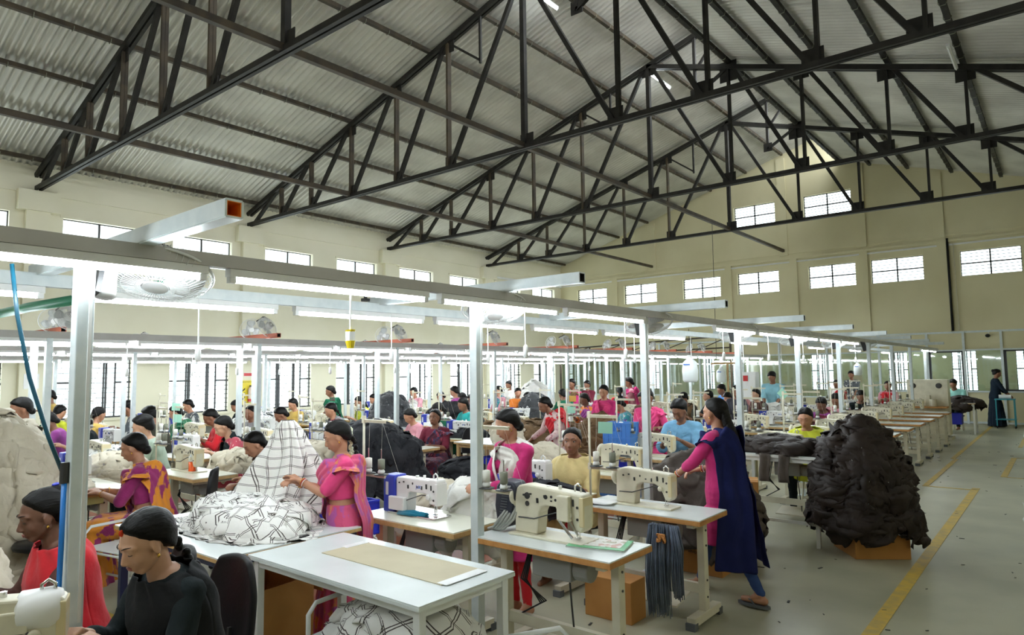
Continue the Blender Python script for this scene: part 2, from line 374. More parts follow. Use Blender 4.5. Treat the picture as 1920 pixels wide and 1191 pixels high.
for a, b in FW: window('Y', YF+.12, a, b, 4.80, 5.64, rows=2, louv=4)
for a, b in UW: window('Y', YF+.12, a, b, 7.48, 8.32, rows=2, louv=4)
# roof: corrugated sheets, left slope runs past the ridge, right slope starts lower beyond the gap
def corrugated(name, x0, x1, zf, y0, y1, pitch=.152, amp=.036):
    n = int((y1-y0)/pitch*6); k = 14; P = []
    for i in range(n+1):
        y = y0+(y1-y0)*i/n; s = amp*sin(2*pi*y/pitch)
        for j in range(k): x = x0+(x1-x0)*j/(k-1); P.append((x, y, zf(x)+.10+s-(.012*(j % 2))))
    return st(MB().grid(P, n+1, k).build(name, M_roof, smooth=True, fixn=False))
corrugated('ceiling', XL-.35, XO+.25, roofL, YB, YF+.2)
corrugated('ceiling.001', XO, XR+.35, roofR, YB, YF+.2)
# ---------------------------------------------------------------- roof trusses
XN = [-18.67, -16.76, -15.33, -13.6, -11.89, -10.16, -8.05, -5.90, -4.23, -2.54, -1.17, .6, 2.45]
def raf(x): return (roofL(x) if x <= XK else roofR(x))-.16
for k in range(4):
    y = 4.97+5.325*k
    T = thing('roof_truss', '%s dark steel roof truss from the camera, spanning wall to wall under the zinc roof' % ['nearest', 'second', 'third', 'farthest'][k], 'roof truss', (0, y, 0), group='dark steel roof trusses')
    def part(n, b, m=M_steel): return b.build(n, m, T)
    c = MB()
    for s in (-.045, .045): c.bar((XN[0], s, Z_CH), (XN[-1]+.1, s, Z_CH), .06, .09)
    part('bottom_chord', c)
    for s in (-1, 1):
        x1 = XO+.25 if s < 0 else XN[-1]+.1
        c = MB()
        for q in (-.05, .05): c.bar((XN[0] if s < 0 else XK, q, raf(XN[0]) if s < 0 else raf(XK)), (x1, q, roofL(x1)-.16 if s < 0 else raf(x1)), .065, .11)
        part('rafter', c)
    for n, x in enumerate(XN[1:12], 1):
        c = MB(); zt = raf(x)
        if n == 6: c.bar((x, 0, Z_CH), (x, 0, zt), .10, .10); part('king_post', c); continue
        c.bar((x, -.03, Z_CH), (x, -.03, zt), .055, .055); c.bar((x, .03, Z_CH), (x, .03, zt), .055, .055); part('web_post', c, M_purlin if n < 6 else M_steel)
    for n in range(0, 6):      # diagonals lean towards the walls
        if n: c = MB().bar((XN[n+1]-.1, 0, raf(XN[n+1])), (XN[n]+.05, 0, Z_CH), .085, .085); part('diagonal', c)
    c = MB().bar((XN[1]-.1, 0, raf(XN[1])), (XN[0]+.5, 0, Z_CH), .085, .085); part('diagonal', c)
    for n in range(6, 11): c = MB().bar((XN[n]+.1, 0, raf(XN[n])), (XN[n+1]-.1, 0, Z_CH), .085, .085); part('diagonal', c)
    for n in list(range(1, 12)):
        x = XN[n]; sx = -.12 if n > 6 else .10
        part('gusset_plate', MB().box((x+sx*.6, 0, Z_CH+.14), (.32, .015, .26)))
        if n in (3, 4, 5, 6, 7, 8, 9, 10): part('gusset_plate', MB().box((x, 0, raf(x)-.13), (.34, .015, .26)))
    # ridge overhang: hanger, short sub-node and struts
    xh = XO-.45; zl = raf(XK)-1.15
    part('ridge_hanger', MB().bar((xh-.35, 0, zl), (xh-.35, 0, roofL(xh-.35)-.16), .07, .07))
    part('ridge_strut', MB().bar((xh-.35, 0, zl), (XN[7], 0, raf(XN[7])), .07, .07)); part('ridge_strut', MB().bar((xh-.3, 0, raf(xh)+.05), (XO+.1, 0, roofL(XO)-.2), .06, .06))
    part('gusset_plate', MB().box((xh-.35, 0, zl+.05), (.26, .02, .26)))
    part('gusset_plate', MB().box((XN[7], 0, raf(XN[7])-.1), (.42, .02, .5)))
    # tension strut under the rafter
    part('sub_strut', MB().bar((XN[5]+.1, 0, raf(XN[5])-.1), (XN[5]+.95, 0, raf(XN[5])-.72), .05, .05)); part('sub_post', MB().bar((XN[5]+.95, 0, raf(XN[5])-.78), (XN[5]+.95, 0, raf(XN[5]+.95)), .05, .05))
# purlins with hook bolts
px_l = [-18.05, -16.55, -15.1, -13.65, -12.2, -10.75, -9.3, -7.9, -6.75]
px_r = [XO+.08, -4.9, -3.75, -2.5, -1.2, .2, 1.6]
for i, x in enumerate(px_l+px_r):
    L_ = i < len(px_l); zf = roofL(x) if L_ else roofR(x)
    lab = '%s brown steel purlin up the left roof slope' % ORD[i] if L_ else '%s dark steel purlin down the right roof slope' % ORD[i-len(px_l)]
    T = thing('purlin', lab, 'purlin', (x, 0, zf-.02), group='purlins under the roof sheets')
    MB().bar((0, YB, 0), (0, YF-.25, 0), .09, .09).build('channel', M_purlin if L_ else M_steel, T)
    h = MB(); y = 1.0
    while y < YF: h.tube([(-.06, y, .07), (-.06, y, -.03), (-.04, y, -.07), (.04, y, -.07), (.06, y, -.02), (.06, y, .0)], .007, 5); y += .62
    h.build('hook_bolts', M_gthread, T)['kind'] = 'stuff'
    for k in range(3):
        pass
# longitudinal ties on the bottom chords
for i, x in enumerate((XN[3], XK)):
    o = MB().bar((x, YB, Z_CH+.03), (x, YF, Z_CH+.03), .09, .10).build('tie_beam', M_purlin); tag(o, ['long steel tie beam over the left third of the trusses', 'long steel tie beam under the king posts'][i], 'tie beam')
for i, (a, b) in enumerate((((-2.0, 20.95, Z_CH+.05), (-5.6, 20.95, Z_CH-.9)),)):
    pass
# tubes fixed under the roof
for i, (x, y, on) in enumerate(((-8.05, 10.9, 1), (-8.05, 16.3, 1), (-1.4, 9.6, 0), (-1.3, 14.9, 0))):
    z = roofL(x)-.3 if x <= XK else roofR(x)-.22
    T = thing('tube_light', ['lit fluorescent tube high under the ridge, near the second truss', 'lit fluorescent tube high under the ridge, near the third truss', 'unlit tube fixture under the right roof slope, nearer one', 'unlit tube fixture under the right roof slope, farther one'][i], 'tube light', (x, y, z), 0)
    MB().box((0, 0, .03), (.06, 1.25, .05)).build('batten', M_white, T); MB().cyl((0, -.6, -.015), (0, .6, -.015), .014).build('tube', M_tube if on else M_tubeoff, T)
for i, (p0, p1) in enumerate((((-8.05, 20.95, Z_CH), (-8.05, YF, Z_CH-.05)), )): pass
o = MB().tube([(XK, 19.5, Z_CH), (XK-.02, 19.5, 2.2)], .008, 5).build('hanging_wire', M_ink); tag(o, 'thin wire hanging from the tie beam down past the far windows', 'wire')
# ---------------------------------------------------------------- glazed partition at the far end and the room behind
PY = YF+.02
bar = MB()
st(MB().bx(-18.4, -4.6, PY, PY+.06, 0, .78).build('wall_partition', M_wallr)); st(MB().bx(-4.6, 2.5, PY, PY+.06, 0, 1.02).build('wall_partition.001', M_wallr))
st(MB().bx(XL, XR, PY, PY+.06, 2.40, 3.0).build('wall_partition.002', M_wallr))
tn = 60
for z, h in ((2.97, .06), (2.38, .05), (.05, .06)): trim(MB().bx(XL, XR, PY-.05, PY, z-h/2, z+h/2), M_galv)
for x in (-17, -15.2, -13.4, -11.6, -9.8, -8.4, -6.7, -5.0, -3.55, -2.52, -1.52, -.3, 1.2): trim(MB().bx(x-.035, x+.035, PY-.06, PY, 0, 3.0), M_galv)
trim(MB().bx(XL, -4.6, PY-.05, PY, .78, .83), M_galv); trim(MB().bx(-4.6, XR, PY-.05, PY, 1.01, 1.06), M_galv)
o = MB().bx(XL, XR, PY+.02, PY+.03, .8, 2.4).build('window_80', G_part); st(o)
st(MB().bx(XL, XR, YF+4.8, YF+5, 0, .9).build('wall_rear_room', M_wallr)); st(MB().bx(XL, XR, YF+4.8, YF+5, 2.45, 3.1).build('wall_rear_room.001', M_wallr))
st(MB().bx(XL, XR, PY+.06, YF+5, 3.0, 3.1).build('ceiling.002', M_wall))
xx = XL
for i, (wa, wb) in enumerate(((-16.8, -15.9), (-13.6, -13.0), (-12.3, -11.7), (-8.6, -7.7), (-5.6, -4.9), (-3.4, -2.6), (-1.4, -.5), (XR, XR))):
    st(MB().bx(xx, wa, YF+4.8, YF+5, .9, 2.45).build('wall_rear_room.%03d' % (i+2), M_wallr))
    if wb > wa: window('Y', YF+4.9, wa, wb, .9, 2.45, cols=2, rows=1, grille=True)
    xx = wb
st(MB().bx(XL-.2, XL, PY, YF+5, 0, 3.1).build('wall_rear_side', M_wallr)); st(MB().bx(XR, XR+.2, PY, YF+5, 0, 3.1).build('wall_rear_side.001', M_wallr))
# dark framed display windows in the right of the partition
for i, (x0, x1) in enumerate(((-3.5, -2.56), (-1.45, -.36))):
    b = MB()
    for u in (x0, x1): b.bx(u-.04, u+.04, PY-.03, PY+.1, 1.06, 2.36)
    for z in (1.08, 2.34): b.bx(x0, x1, PY-.03, PY+.1, z-.03, z+.03)
    st(b.build('window_%d' % (90+i), M_dark))
# lattice girder stored along the far wall above the rows
g = MB(); yg = 22.5
for x0, x1 in ((-15.9, -8.8),):
    g.bar((x0, yg, 2.75), (x1, yg, 3.0), .05); g.bar((x0, yg, 2.45), (x1, yg, 2.60), .05)
    n = 5
    for i in range(n+1):
        x = x0+(x1-x0)*i/n; z = 2.75+.25*i/n; g.bar((x, yg, 2.45+.15*i/n), (x, yg, z), .04)
        if i < n: g.bar((x, yg, 2.45), (x+(x1-x0)/n, yg, z+.04), .03)
for x in (-15.9, -8.8): g.bar((x, yg, 0), (x, yg, 2.9), .06)
tag(g.build('lattice_frame', M_purlin), 'brown steel lattice frame standing above the far lamp rows', 'steel frame')
# fire point on the left wall
T = thing('fire_point_sign', 'yellow and black striped fire extinguisher board on the left wall pier', 'sign', (XL+.17, 10.3, 1.35))
MB().box((0, 0, 0), (.012, .50, .72)).build('board', M_yel2 if 'M_yel2' in globals() else mat('sign_yellow', (.75, .60, .04), .5), T)
s = MB()
for i in range(-7, 9):
    z = i*.12
    for a in (-1, 1):
        y0, y1 = (-.245, -.12) if a < 0 else (.12, .245)
        if -.36 < z and z+.16 < .27: s.add([(.008, y0, z), (.008, y1, z+.10), (.008, y1, z+.15), (.008, y0, z+.05)], [(0, 1, 2, 3)])
s.build('stripes', M_ink, T); text_mesh('FIRE EXTINGUISHER', .045, M_ink, T, (.009, -.23, .30), (pi/2, 0, pi/2))
E_ = thing('fire_extinguisher', 'pale fire extinguisher hanging in front of the striped board', 'fire extinguisher', (XL+.26, 10.3, 1.08))
MB().lathe([(.05, 0), (.07, .02), (.07, .36), (.04, .42), (.02, .45)], (0, 0, 0), 14).build('cylinder_body', mat('extinguisher_shell', (.75, .60, .50), .4), E_, smooth=True)
MB().lathe([(.071, .02), (.071, .10)], (0, 0, 0), 14).build('red_band', mat('red_paint', (.55, .03, .03), .4), E_); MB().box((0, .02, .47), (.03, .10, .04)).build('valve', M_black, E_)
T = thing('notice_sign', 'small red lettered notice above the striped fire board', 'sign', (XL+.17, 10.3, 1.88))
MB().box((0, 0, 0), (.01, .36, .12)).build('board', mat('notice_white', (.8, .75, .7), .5), T); MB().box((.006, 0, 0), (.004, .33, .085)).build('red_panel', mat('red_paint', (.55, .03, .03), .4), T)
T = thing('notice_sign', 'green and white safety notice on the left wall beside the fire board', 'sign', (XL+.02, 10.68, 1.6))
MB().box((0, 0, 0), (.01, .20, .34)).build('board', mat('notice_white', (.8, .75, .7), .5), T); MB().box((.006, .02, .03), (.004, .12, .26)).build('green_panel', mat('sign_green', (.02, .30, .14), .5), T)
T = thing('paper_notice', 'blank pale paper sheet on the nearest left wall pier', 'notice', (XL+.17, 4.97, 1.78)); MB().box((0, 0, 0), (.006, .30, .34)).build('sheet', M_white, T)
o = MB().tube([(XL+.12, 1, 2.5), (-13, 1.9, 2.5), (-7.5, 2.0, 2.52), (-4.9, 2.2, 2.52)], .045, 10).build('green_pipe', mat('green_pvc', (.03, .30, .17), .4), smooth=True); tag(o, 'green plastic water pipe behind the near lamp beam at the left edge', 'pipe')
T = thing('security_camera', 'dark dome security camera on the partition head at right', 'security camera', (-1.85, PY-.12, 2.82)); MB().ell((0, 0, 0), (.07, .09, .06)).build('camera_body', M_black, T, smooth=True); MB().bar((0, 0, 0), (.05, .1, .18), .02).build('bracket', M_white, T)
# ================================================================ lamp rows
def tube_light():
    T = thing('tube_light', '', 'tube light')
    MB().box((0, 0, .045), (.050, 1.27, .036)).build('batten', M_white, T)
    MB().cyl((0, -.60, .013), (0, .60, .013), .014, n=8).build('tube', M_tube, T, smooth=True)
    e = MB()
    for s in (-1, 1): MB().box((0, s*.617, .016), (.034, .03, .036)).build('end_cap', M_white, T)
    return T
TL = tube_light()
ROWS = [('nearest', -3.0, 2.285, [.83+1.375*i for i in (-1, 0, 1, 2, 3)]+[7.85+1.375*i for i in range(5)]+[21.8, 23.2], .996, M_beam),
        ('second', -4.3, 2.285, [.57+1.41*i for i in range(0, 6)]+[8.6, 11.6, 16.0, 19.6, 23.5], None, M_galv),
        ('third', -8.15, 2.20, [1.1+1.375*i for i in range(17)], 2.35, M_beam),
        ('fourth', -8.62, 2.20, [2.2+1.375*i for i in range(16)], 2.35, M_beam),
        ('fifth', -11.9, 2.20, [2.9+1.375*i for i in range(16)], 2.30, M_beam),
        ('sixth', -12.3, 2.20, [3.5+1.375*i for i in range(15)], 2.30, M_beam),
        ('seventh', -15.7, 2.16, [4.0+1.375*i for i in range(15)], 2.30+2.355, M_beam)]
POST = {}
for rn, x, z, ys, yp, bm_ in ROWS:
    o = MB().bx(x-.03, x+.03, -1.0, 24.2, z+.064, z+.124 if x == -3.0 else z+.135).build('lamp_beam', bm_); tag(o, 'long grey steel beam carrying the %s row of tube lights from the right' % rn, 'beam')
    for i, y in enumerate(ys):
        place(TL, USED, (x, y, z), 0, 'lit tube light, %s from the near end of the %s lamp row from the right' % (ORD[i], rn), 'tube lights of the %s lamp row' % rn)
    if yp is None: continue
    big = x == -3.0
    pk = 'big' if big else 'small'
    if pk not in POST:
        T = thing('steel_post', '', 'post'); w = .064 if big else .062
        MB().bx(-w/2, w/2, -w/2, w/2, .012, z+(.12 if big else .066)).build('post_shaft', M_galv, T, bevel=.004)
        MB().bx(-.07, .07, -.07, .07, 0, .012).build('base_plate', M_galv, T)
        if big: MB().bx(-w/2-.004, w/2+.004, .01, .022, .9, z).build('cable_trunking', M_white, T)
        POST[pk] = T
    i = 0; y = yp
    while y < 24:
        T = POST[pk]; first = not USED.get(pk)
        o = T if first else copy_tree(T); USED[pk] = 1; o.location = (x-(.062 if big else 0), y, 0)
        if not big and z != 2.20: o.location.z = 0; o.scale = (1, 1, z/2.2)
        o['label'] = 'galvanised square post, %s from the near end of the %s lamp row from the right' % (ORD[i], rn); o['group'] = 'posts of the %s lamp row' % rn
        y += 2.355; i += 1
# cross arms over the posts of the nearest row
def arm(x0, x1, y, z, m, label, grp, inner):
    T = thing('cross_arm', label, 'cross arm', (x0, y, z), group=grp); L = x1-x0; t = .004; h = .052 if m is M_orange_arm else .062; b = MB()
    for s in (-1, 1): b.bx(0, L, s*h/2-t, s*h/2+t, -h/2, h/2); b.bx(0, L, -h/2, h/2, s*h/2-t, s*h/2+t)
    b.build('box_section', m, T)
    c = MB()
    for s in (-1, 1): c.bx(L-.10, L-.001, s*(h/2-t)-.0015*s-.001, s*(h/2-t)-.0015*s+.001, -h/2+t, h/2-t); c.bx(L-.10, L-.001, -h/2+t, h/2-t, s*(h/2-t)-.0015*s-.001, s*(h/2-t)-.0015*s+.001)
    c.build('inner_faces', inner, T); return T
for i in range(9):
    y = .996+2.355*i+.20
    arm(-4.42, -2.33 if i else -2.25, y, 2.442, M_galv, 'galvanised cross arm over the %s post of the nearest lamp row' % ORD[i], 'cross arms of the nearest lamp rows', M_orange_in if i == 0 else M_dark)
for i in range(9):
    y = 2.35+2.355*i+.2
    arm(-9.7, -8.0 if i else -8.4, y, 2.375, M_orange_arm, 'red oxide cross arm over the %s post of the third lamp row' % ORD[i], 'red cross arms on the middle lamp rows', M_dark)
for i in range(0, 8):
    arm(-13.3, -11.3, 2.5+2.355*i+.2, 2.375, M_orange_arm, 'red oxide cross arm over the %s post of the fifth lamp row' % ORD[i], 'red cross arms on the far lamp rows', M_dark)
# wall fans on the posts
def fan():
    T = thing('cage_fan', '', 'fan')
    MB().lathe([(.0, .13), (.045, .125), (.07, .10), (.078, .05), (.07, 0), (.03, -.02)], (0, 0, 0), 18).build('motor_housing', M_white, T, smooth=True)
    v = MB()
    for k in range(16):
        a = 2*pi*k/16; v.bar((.03*cos(a), .03*sin(a), .131), (.062*cos(a), .062*sin(a), .112), .005, .004)
    v.build('vent_slots', M_dark, T)
    g = MB(); R = .235
    for s, zz in ((1, .0), (-1, 0)):
        for k in range(52):
            a = 2*pi*k/52; ca, sa = cos(a), sin(a); dz = (.05 if s > 0 else -.085)
            g.tube([(.06*ca, .06*sa, zz+dz), (.6*R*ca, .6*R*sa, zz+dz*.95), (.93*R*ca, .93*R*sa, zz+dz*.5), (R*ca, R*sa, -.012)], .0016, 4, cap=False)
    for rr, dz in ((.6, .045), (.6, -.08), (.35, .05), (.35, -.085)): g.tube([(rr*R*cos(t*pi/16), rr*R*sin(t*pi/16), dz) for t in range(33)], .002, 4, cap=False)
    c = g.build('wire_guard', M_white, T)
    MB().tube([(R*cos(t*pi/20), R*sin(t*pi/20), -.012) for t in range(41)], .007, 6, cap=False).build('guard_rim', M_white, T, smooth=True)
    MB().lathe([(.0, -.088), (.055, -.086), (.055, -.082)], (0, 0, 0), 16).build('badge', M_white, T)
    for k in range(3):
        b = MB(); a0 = 2*pi*k/3; P = []
        for i in range(6):
            for j in range(7):
                r = .04+.165*i/5; w = (.5+.35*sin(pi*i/5)); a = a0+(j/6-.5)*w*1.5; P.append((r*cos(a), r*sin(a), -.02-.03*(j/6-.5)))
        b.grid(P, 6, 7).build('blade', mat('grey_blade', (.55, .57, .56), .4), T, smooth=True, mods=[('SOLIDIFY', dict(thickness=.002))])
    MB().tube([(-.0, 0, .06), (-.12, 0, .10), (-.20, 0, .02), (-.205, 0, -.10), (-.20, 0, -.20)], [.025, .03, .035, .04, .045], 12).build('mount_arm', M_white, T, smooth=True)
    MB().box((-.24, 0, -.10), (.02, .08, .22)).build('mount_plate', M_dark, T)
    return T
FN = fan()
for i in range(7):
    y = .996+2.355*i
    o = place(FN, USED, (-3.19, y+.34, 2.33), pi/2, 'white caged fan tilted beside the %s post of the nearest lamp row' % ORD[i], 'caged fans of the nearest lamp row')
    o.rotation_euler = Euler((-.30, .25, pi/2)); 
n = 0
for x, ys, rn in ((-8.8, [2.35+2.355*i for i in range(8)], 'middle'), (-12.6, [4.7+2.355*i for i in range(6)], 'far left')):
    for i, y in enumerate(ys):
        for s in (-1, 1):
            o = place(FN, USED, (x+s*.22+.3, y+.2, 2.50), 0, 'grey caged fan tipped %s over the %s post of the %s rows' % ('left' if s < 0 else 'right', ORD[i], rn), 'caged fans lying on the red arms')
            o.rotation_euler = Euler((.2, s*1.15, .4*s)); o.scale = (.62, .62, .62)
            if rn != 'middle': o.scale = (.5,)*3
# hanging switches on cords
def cord():
    T = thing('cord_switch', '', 'hanging switch'); MB().cyl((0, 0, .085), (.004, 0, -.24), .005, n=6).build('cord', M_white, T)
    MB().tube([(.004, 0, -.235), (.004, 0, -.25), (.004, 0, -.32), (.004, 0, -.335)], [.008, .018, .019, .010], 10).build('switch_body', M_white, T, smooth=True); return T
CS = cord(); k = 0
for rn, x, ys, z in (('nearest', -3.0, [3.78, 5.2, 7.4, 8.9, 10.4, 12.0, 13.6], 2.28), ('second', -4.3, [2.05, 3.65, 4.85, 6.3, 7.7, 9.4, 11.5, 13.5, 16], 2.28), ('third', -8.15, [3.1, 4.4, 5.8, 7.0, 8.4, 9.8, 11.2, 12.6, 14], 2.19), ('fifth', -11.9, [3.9, 5.6, 7.3, 9.0, 10.7, 12.4], 2.19)):
    for i, y in enumerate(ys): place(CS, USED, (x+.022, y, z), 0, 'white pull switch on a cord, %s from the near end of the %s lamp row' % (ORD[i], rn), 'pull switches under the lamp rows')
o = thing('yellow_wrapped_switch', 'switch wrapped in yellow and white plastic hanging from the nearest lamp row', 'hanging switch', (-3.0, 2.27, 2.28))
MB().cyl((0, 0, 0), (0, 0, -.20), .006, n=6).build('cord', M_white, o); MB().tube([(0, 0, -.19), (0, 0, -.20), (0, 0, -.26)], [.02, .026, .024]).build('switch_body', M_white, o)
for a, b_ in ((-.19, -.215), (-.25, -.29)): MB().cyl((0, 0, a), (.003, 0, b_), .028, .018).build('yellow_tape', mat('yellow_tape', (.85, .65, .02), .4), o)
# valves on the second beam
for i, y in enumerate((2.05, 3.4, 5.1)):
    T = thing('pipe_valve', 'dark green valve stub on top of the second lamp beam, %s from the left' % ORD[i], 'valve', (-4.3, y, 2.43)); MB().cyl((0, 0, 0), (0, 0, .09), .014).build('stem', M_dark, T); MB().box((0, 0, .012), (.05, .05, .024)).build('base', M_dark, T); MB().cyl((-.03, 0, .055), (.0, 0, .055), .012).build('handle', M_dark, T)
# blue air hose down the first post
o = MB().tube([(-3.18, .78, 2.30), (-3.16, .80, 2.1), (-3.12, .84, 1.85), (-3.08, .90, 1.62), (-3.055, .945, 1.48)], .008, 8).build('upper_air_hose', mat('teal_hose', (.008, .07, .11), .35), smooth=True); tag(o, 'dark teal air hose slanting down to the nearest post at left', 'air hose')
T = thing('air_hose', 'bright blue air hose taped down the nearest post at left', 'air hose', (-3.05, .95, 0)); MB().tube([(0, 0, 1.46), (.012, -.005, 1.2), (.018, -.01, 1.0), (.02, -.01, .5), (.02, 0, .1)], .010, 8).build('hose', mat('blue_hose', (.01, .16, .50), .3), T, smooth=True); MB().cyl((-.003, 0, 1.44), (-.003, 0, 1.52), .016).build('coupling', M_dark, T)
# water jugs hanging
for i, (x, y, z, s) in enumerate(((-4.3, 9.4, 1.84, 1.0), (-6.6, 16.2, 1.70, 1.0), (-4.25, 19.6, 1.80, .9))):
    T = thing('water_jug', ['large white plastic water jug hung above the man in the blue shirt', 'white plastic water jug hung on a wooden stand before the partition', 'small white water jug hung between the far posts at right'][i], 'water jug', (x, y, z)); T.scale = (s,)*3
    MB().lathe([(.09, -.17), (.11, -.14), (.115, 0), (.10, .12), (.05, .17), (.03, .19), (.03, .21)], (0, 0, 0), 16).build('jug_body', M_jug, T, smooth=True); MB().cyl((0, 0, .2), (0, 0, .23), .034).build('jug_cap', M_white, T); MB().cyl((0, 0, .2), (0, 0, .62 if i != 1 else .30), .004, n=5).build('hanging_string', M_ink, T); MB().box((0, -.116, .09), (.10, .004, .02)).build('blue_label', mat('label_blue', (.05, .15, .5), .4), T)

o = MB().bar((-6.45, 16.25, 0), (-6.45, 16.25, 2.02), .04).bar((-6.85, 16.2, 2.0), (-6.1, 16.3, 2.0), .04).build('wooden_stand', mat('raw_wood', (.45, .30, .14), .7, c2=(.38, .24, .10), ns=8)); tag(o, 'T-shaped raw wooden stand holding the white water jug', 'stand')

for i, (x, y) in enumerate(((-14, 28.5), (-10.5, 28.5), (-7, 28.5), (-3.5, 28.5), (-.8, 28.5), (-12, 30), (-5, 30))):  # tubes added to brighten the dim rear room seen through the partition glass
    o = place(TL, USED, (x, y, 2.86), pi/2, 'added tube light brightening the room behind the glazed partition, %s from the left' % ORD[i], 'added tube lights behind the partition'); MB().box((0, 0, .10), (.02, .3, .08)).build('bracket', M_white, o)
# ================================================================ people
GEO = {}
def rotx(a): return Matrix.Rotation(a, 3, 'X')
class Pose:
    def __init__(s, kind='stand', lean=.05, hp=.25, hy=0, hr=0, L=(-.10, .36, .84), R=(.10, .36, .84), fem=True, twist=0, stride=0, bulk=1.0, curl=1.0, hx=0):
        s.kind = kind; s.lean = lean; s.hp = hp; s.hy = hy; s.fem = fem; s.bulk = bulk
        s.H = V((0, 0, .55)) if kind == 'sit' else V((0, 0, .88))
        s.L_ = .50 if fem else .53; s.hand = {-1: V(L), 1: V(R)}; s.stride = stride; s.curl = curl
        s.top = s.pt(s.L_); tl = s.ang(s.L_)
        nd = V((0, sin(tl*.9+.12), cos(tl*.9+.12)))
        s.head = s.top+nd*.135+V((hx, .012, 0))
        s.HR = (Matrix.Rotation(hy, 3, 'Z') @ rotx(-hp) @ Matrix.Rotation(hr, 3, 'Y'))
    def ang(s, t): return s.lean*min(1.15, .35+1.1*t/s.L_) if t > 0 else s.lean*.3
    def pt(s, t):
        p = s.H.copy(); n = 10; d = t/n
        for i in range(n): a = s.ang(d*(i+.5)); p = p+V((0, sin(a), cos(a)))*d
        return p
    def fr(s, t): a = s.ang(t); return V((1, 0, 0)), V((0, cos(a), -sin(a)))
    def prof(s, t):
        k = s.bulk; T = [(-.14, .155, .115, -.01), (-.03, .175, .128, -.01), (.09, .150, .112, 0), (.18, .132, .100, .005), (.27, .142, .104, .005), (.36, .158, .106, -.003), (.43, .152, .088, -.012), (.47, .105, .066, -.012), (.505, .055, .052, -.008)] if s.fem else \
            [(-.14, .15, .11, 0), (-.03, .165, .12, 0), (.10, .155, .115, 0), (.20, .155, .112, 0), (.30, .172, .118, 0), (.39, .188, .115, -.005), (.46, .175, .092, -.01), (.50, .115, .068, -.012), (.535, .06, .056, -.008)]
        for a, b in zip(T, T[1:]):
            if t <= b[0] or b is T[-1]:
                u = max(0, min(1, (t-a[0])/(b[0]-a[0]))); return [a[i]+(b[i]-a[i])*u for i in (1, 2, 3)]
    def ring(s, t, off=0, n=20, sx=1, sy=1):
        c = s.pt(t); ex, ey = s.fr(t); rx, ry, dy = s.prof(t); k = s.bulk if t < s.L_-.05 else 1
        return [c+ex*(cos(2*pi*i/n)*(rx*k+off)*sx)+ey*(dy+sin(2*pi*i/n)*(ry*k+off)*sy) for i in range(n)]
    def surf(s, t, a, off=.02):
        """point on the torso; a = angle, 0 = right side, 90 = front"""
        tt = max(-.14, min(t, s.L_+.005)); c = s.pt(tt); ex, ey = s.fr(tt); rx, ry, dy = s.prof(tt); k = s.bulk if tt < s.L_-.05 else 1
        a = a*pi/180; bust = .035*max(0, sin(a))*exp(-((tt-.31)/.08)**2) if s.fem else 0
        p = c+ex*(cos(a)*(rx*k+off))+ey*(dy+sin(a)*(ry*k+off+bust))
        if t < -.14: p = p+V((0, 0, t+.14))
        return p
    def arm(s, sd):
        sh = s.pt(s.L_-.075)+V((sd*(.165 if s.fem else .192)*(.5+.5*s.bulk), -.01, 0)); t = s.hand[sd]; la, lb = (.265, .235) if s.fem else (.285, .25)
        d = t-sh; D = min(d.length, (la+lb)*.985); dn = d.normalized(); x = (la*la-lb*lb+D*D)/(2*D); h = sqrt(max(0, la*la-x*x))
        pole = V((sd*.55, -.35, -.85)); pole = (pole-dn*pole.dot(dn)).normalized()
        el = sh+dn*x+pole*h; return sh, el, sh+dn*D
    def knees(s, sd):
        if s.kind == 'sit': return V((sd*.10, .0, .53)), V((sd*.12, .40, .52)), V((sd*.12, .38, .09))
        q = s.stride*sd; return V((sd*.085, 0, .86)), V((sd*.085, q*.16+.03, .48)), V((sd*.075, q*.30-.02, .08+(.03 if q < 0 else 0)))
def hand_geo(b, w, d, sd, curl, rf=1.0):
    d = d.normalized(); n = V((0, 0, -1)) if abs(d.z) < .8 else V((-sd, 0, 0)); n = (n-d*n.dot(d)).normalized(); s = d.cross(n)*(-sd)   # s points to the thumb side
    for i, (o, L) in enumerate(((.027, .072), (.009, .080), (-.009, .075), (-.026, .058))):
        k = w+d*.082+s*o; b.cap(w+s*o*.55, k, .014, .0125*rf, 8)
        a = .35*curl+.12*i*curl; p = k
        for j, (f, r) in enumerate(((.45, .0088), (.32, .0080), (.23, .0070))):
            dd = d*cos(a)+n*sin(a); q = p+dd*L*f; b.cap(p, q, r*rf, r*rf*.95, 8); p = q; a += .42*curl
    t0 = w+d*.022+s*.022; t1 = t0+(d*.6+s*.75+n*.25).normalized()*.036; t2 = t1+(d*.85+s*.25+n*.35).normalized()*.028; t3 = t2+(d*.9+n*.4).normalized()*.022
    b.cap(t0, t1, .014*rf, .011*rf, 8); b.cap(t1, t2, .0105*rf, .0095*rf, 8); b.cap(t2, t3, .0092*rf, .008*rf, 8)
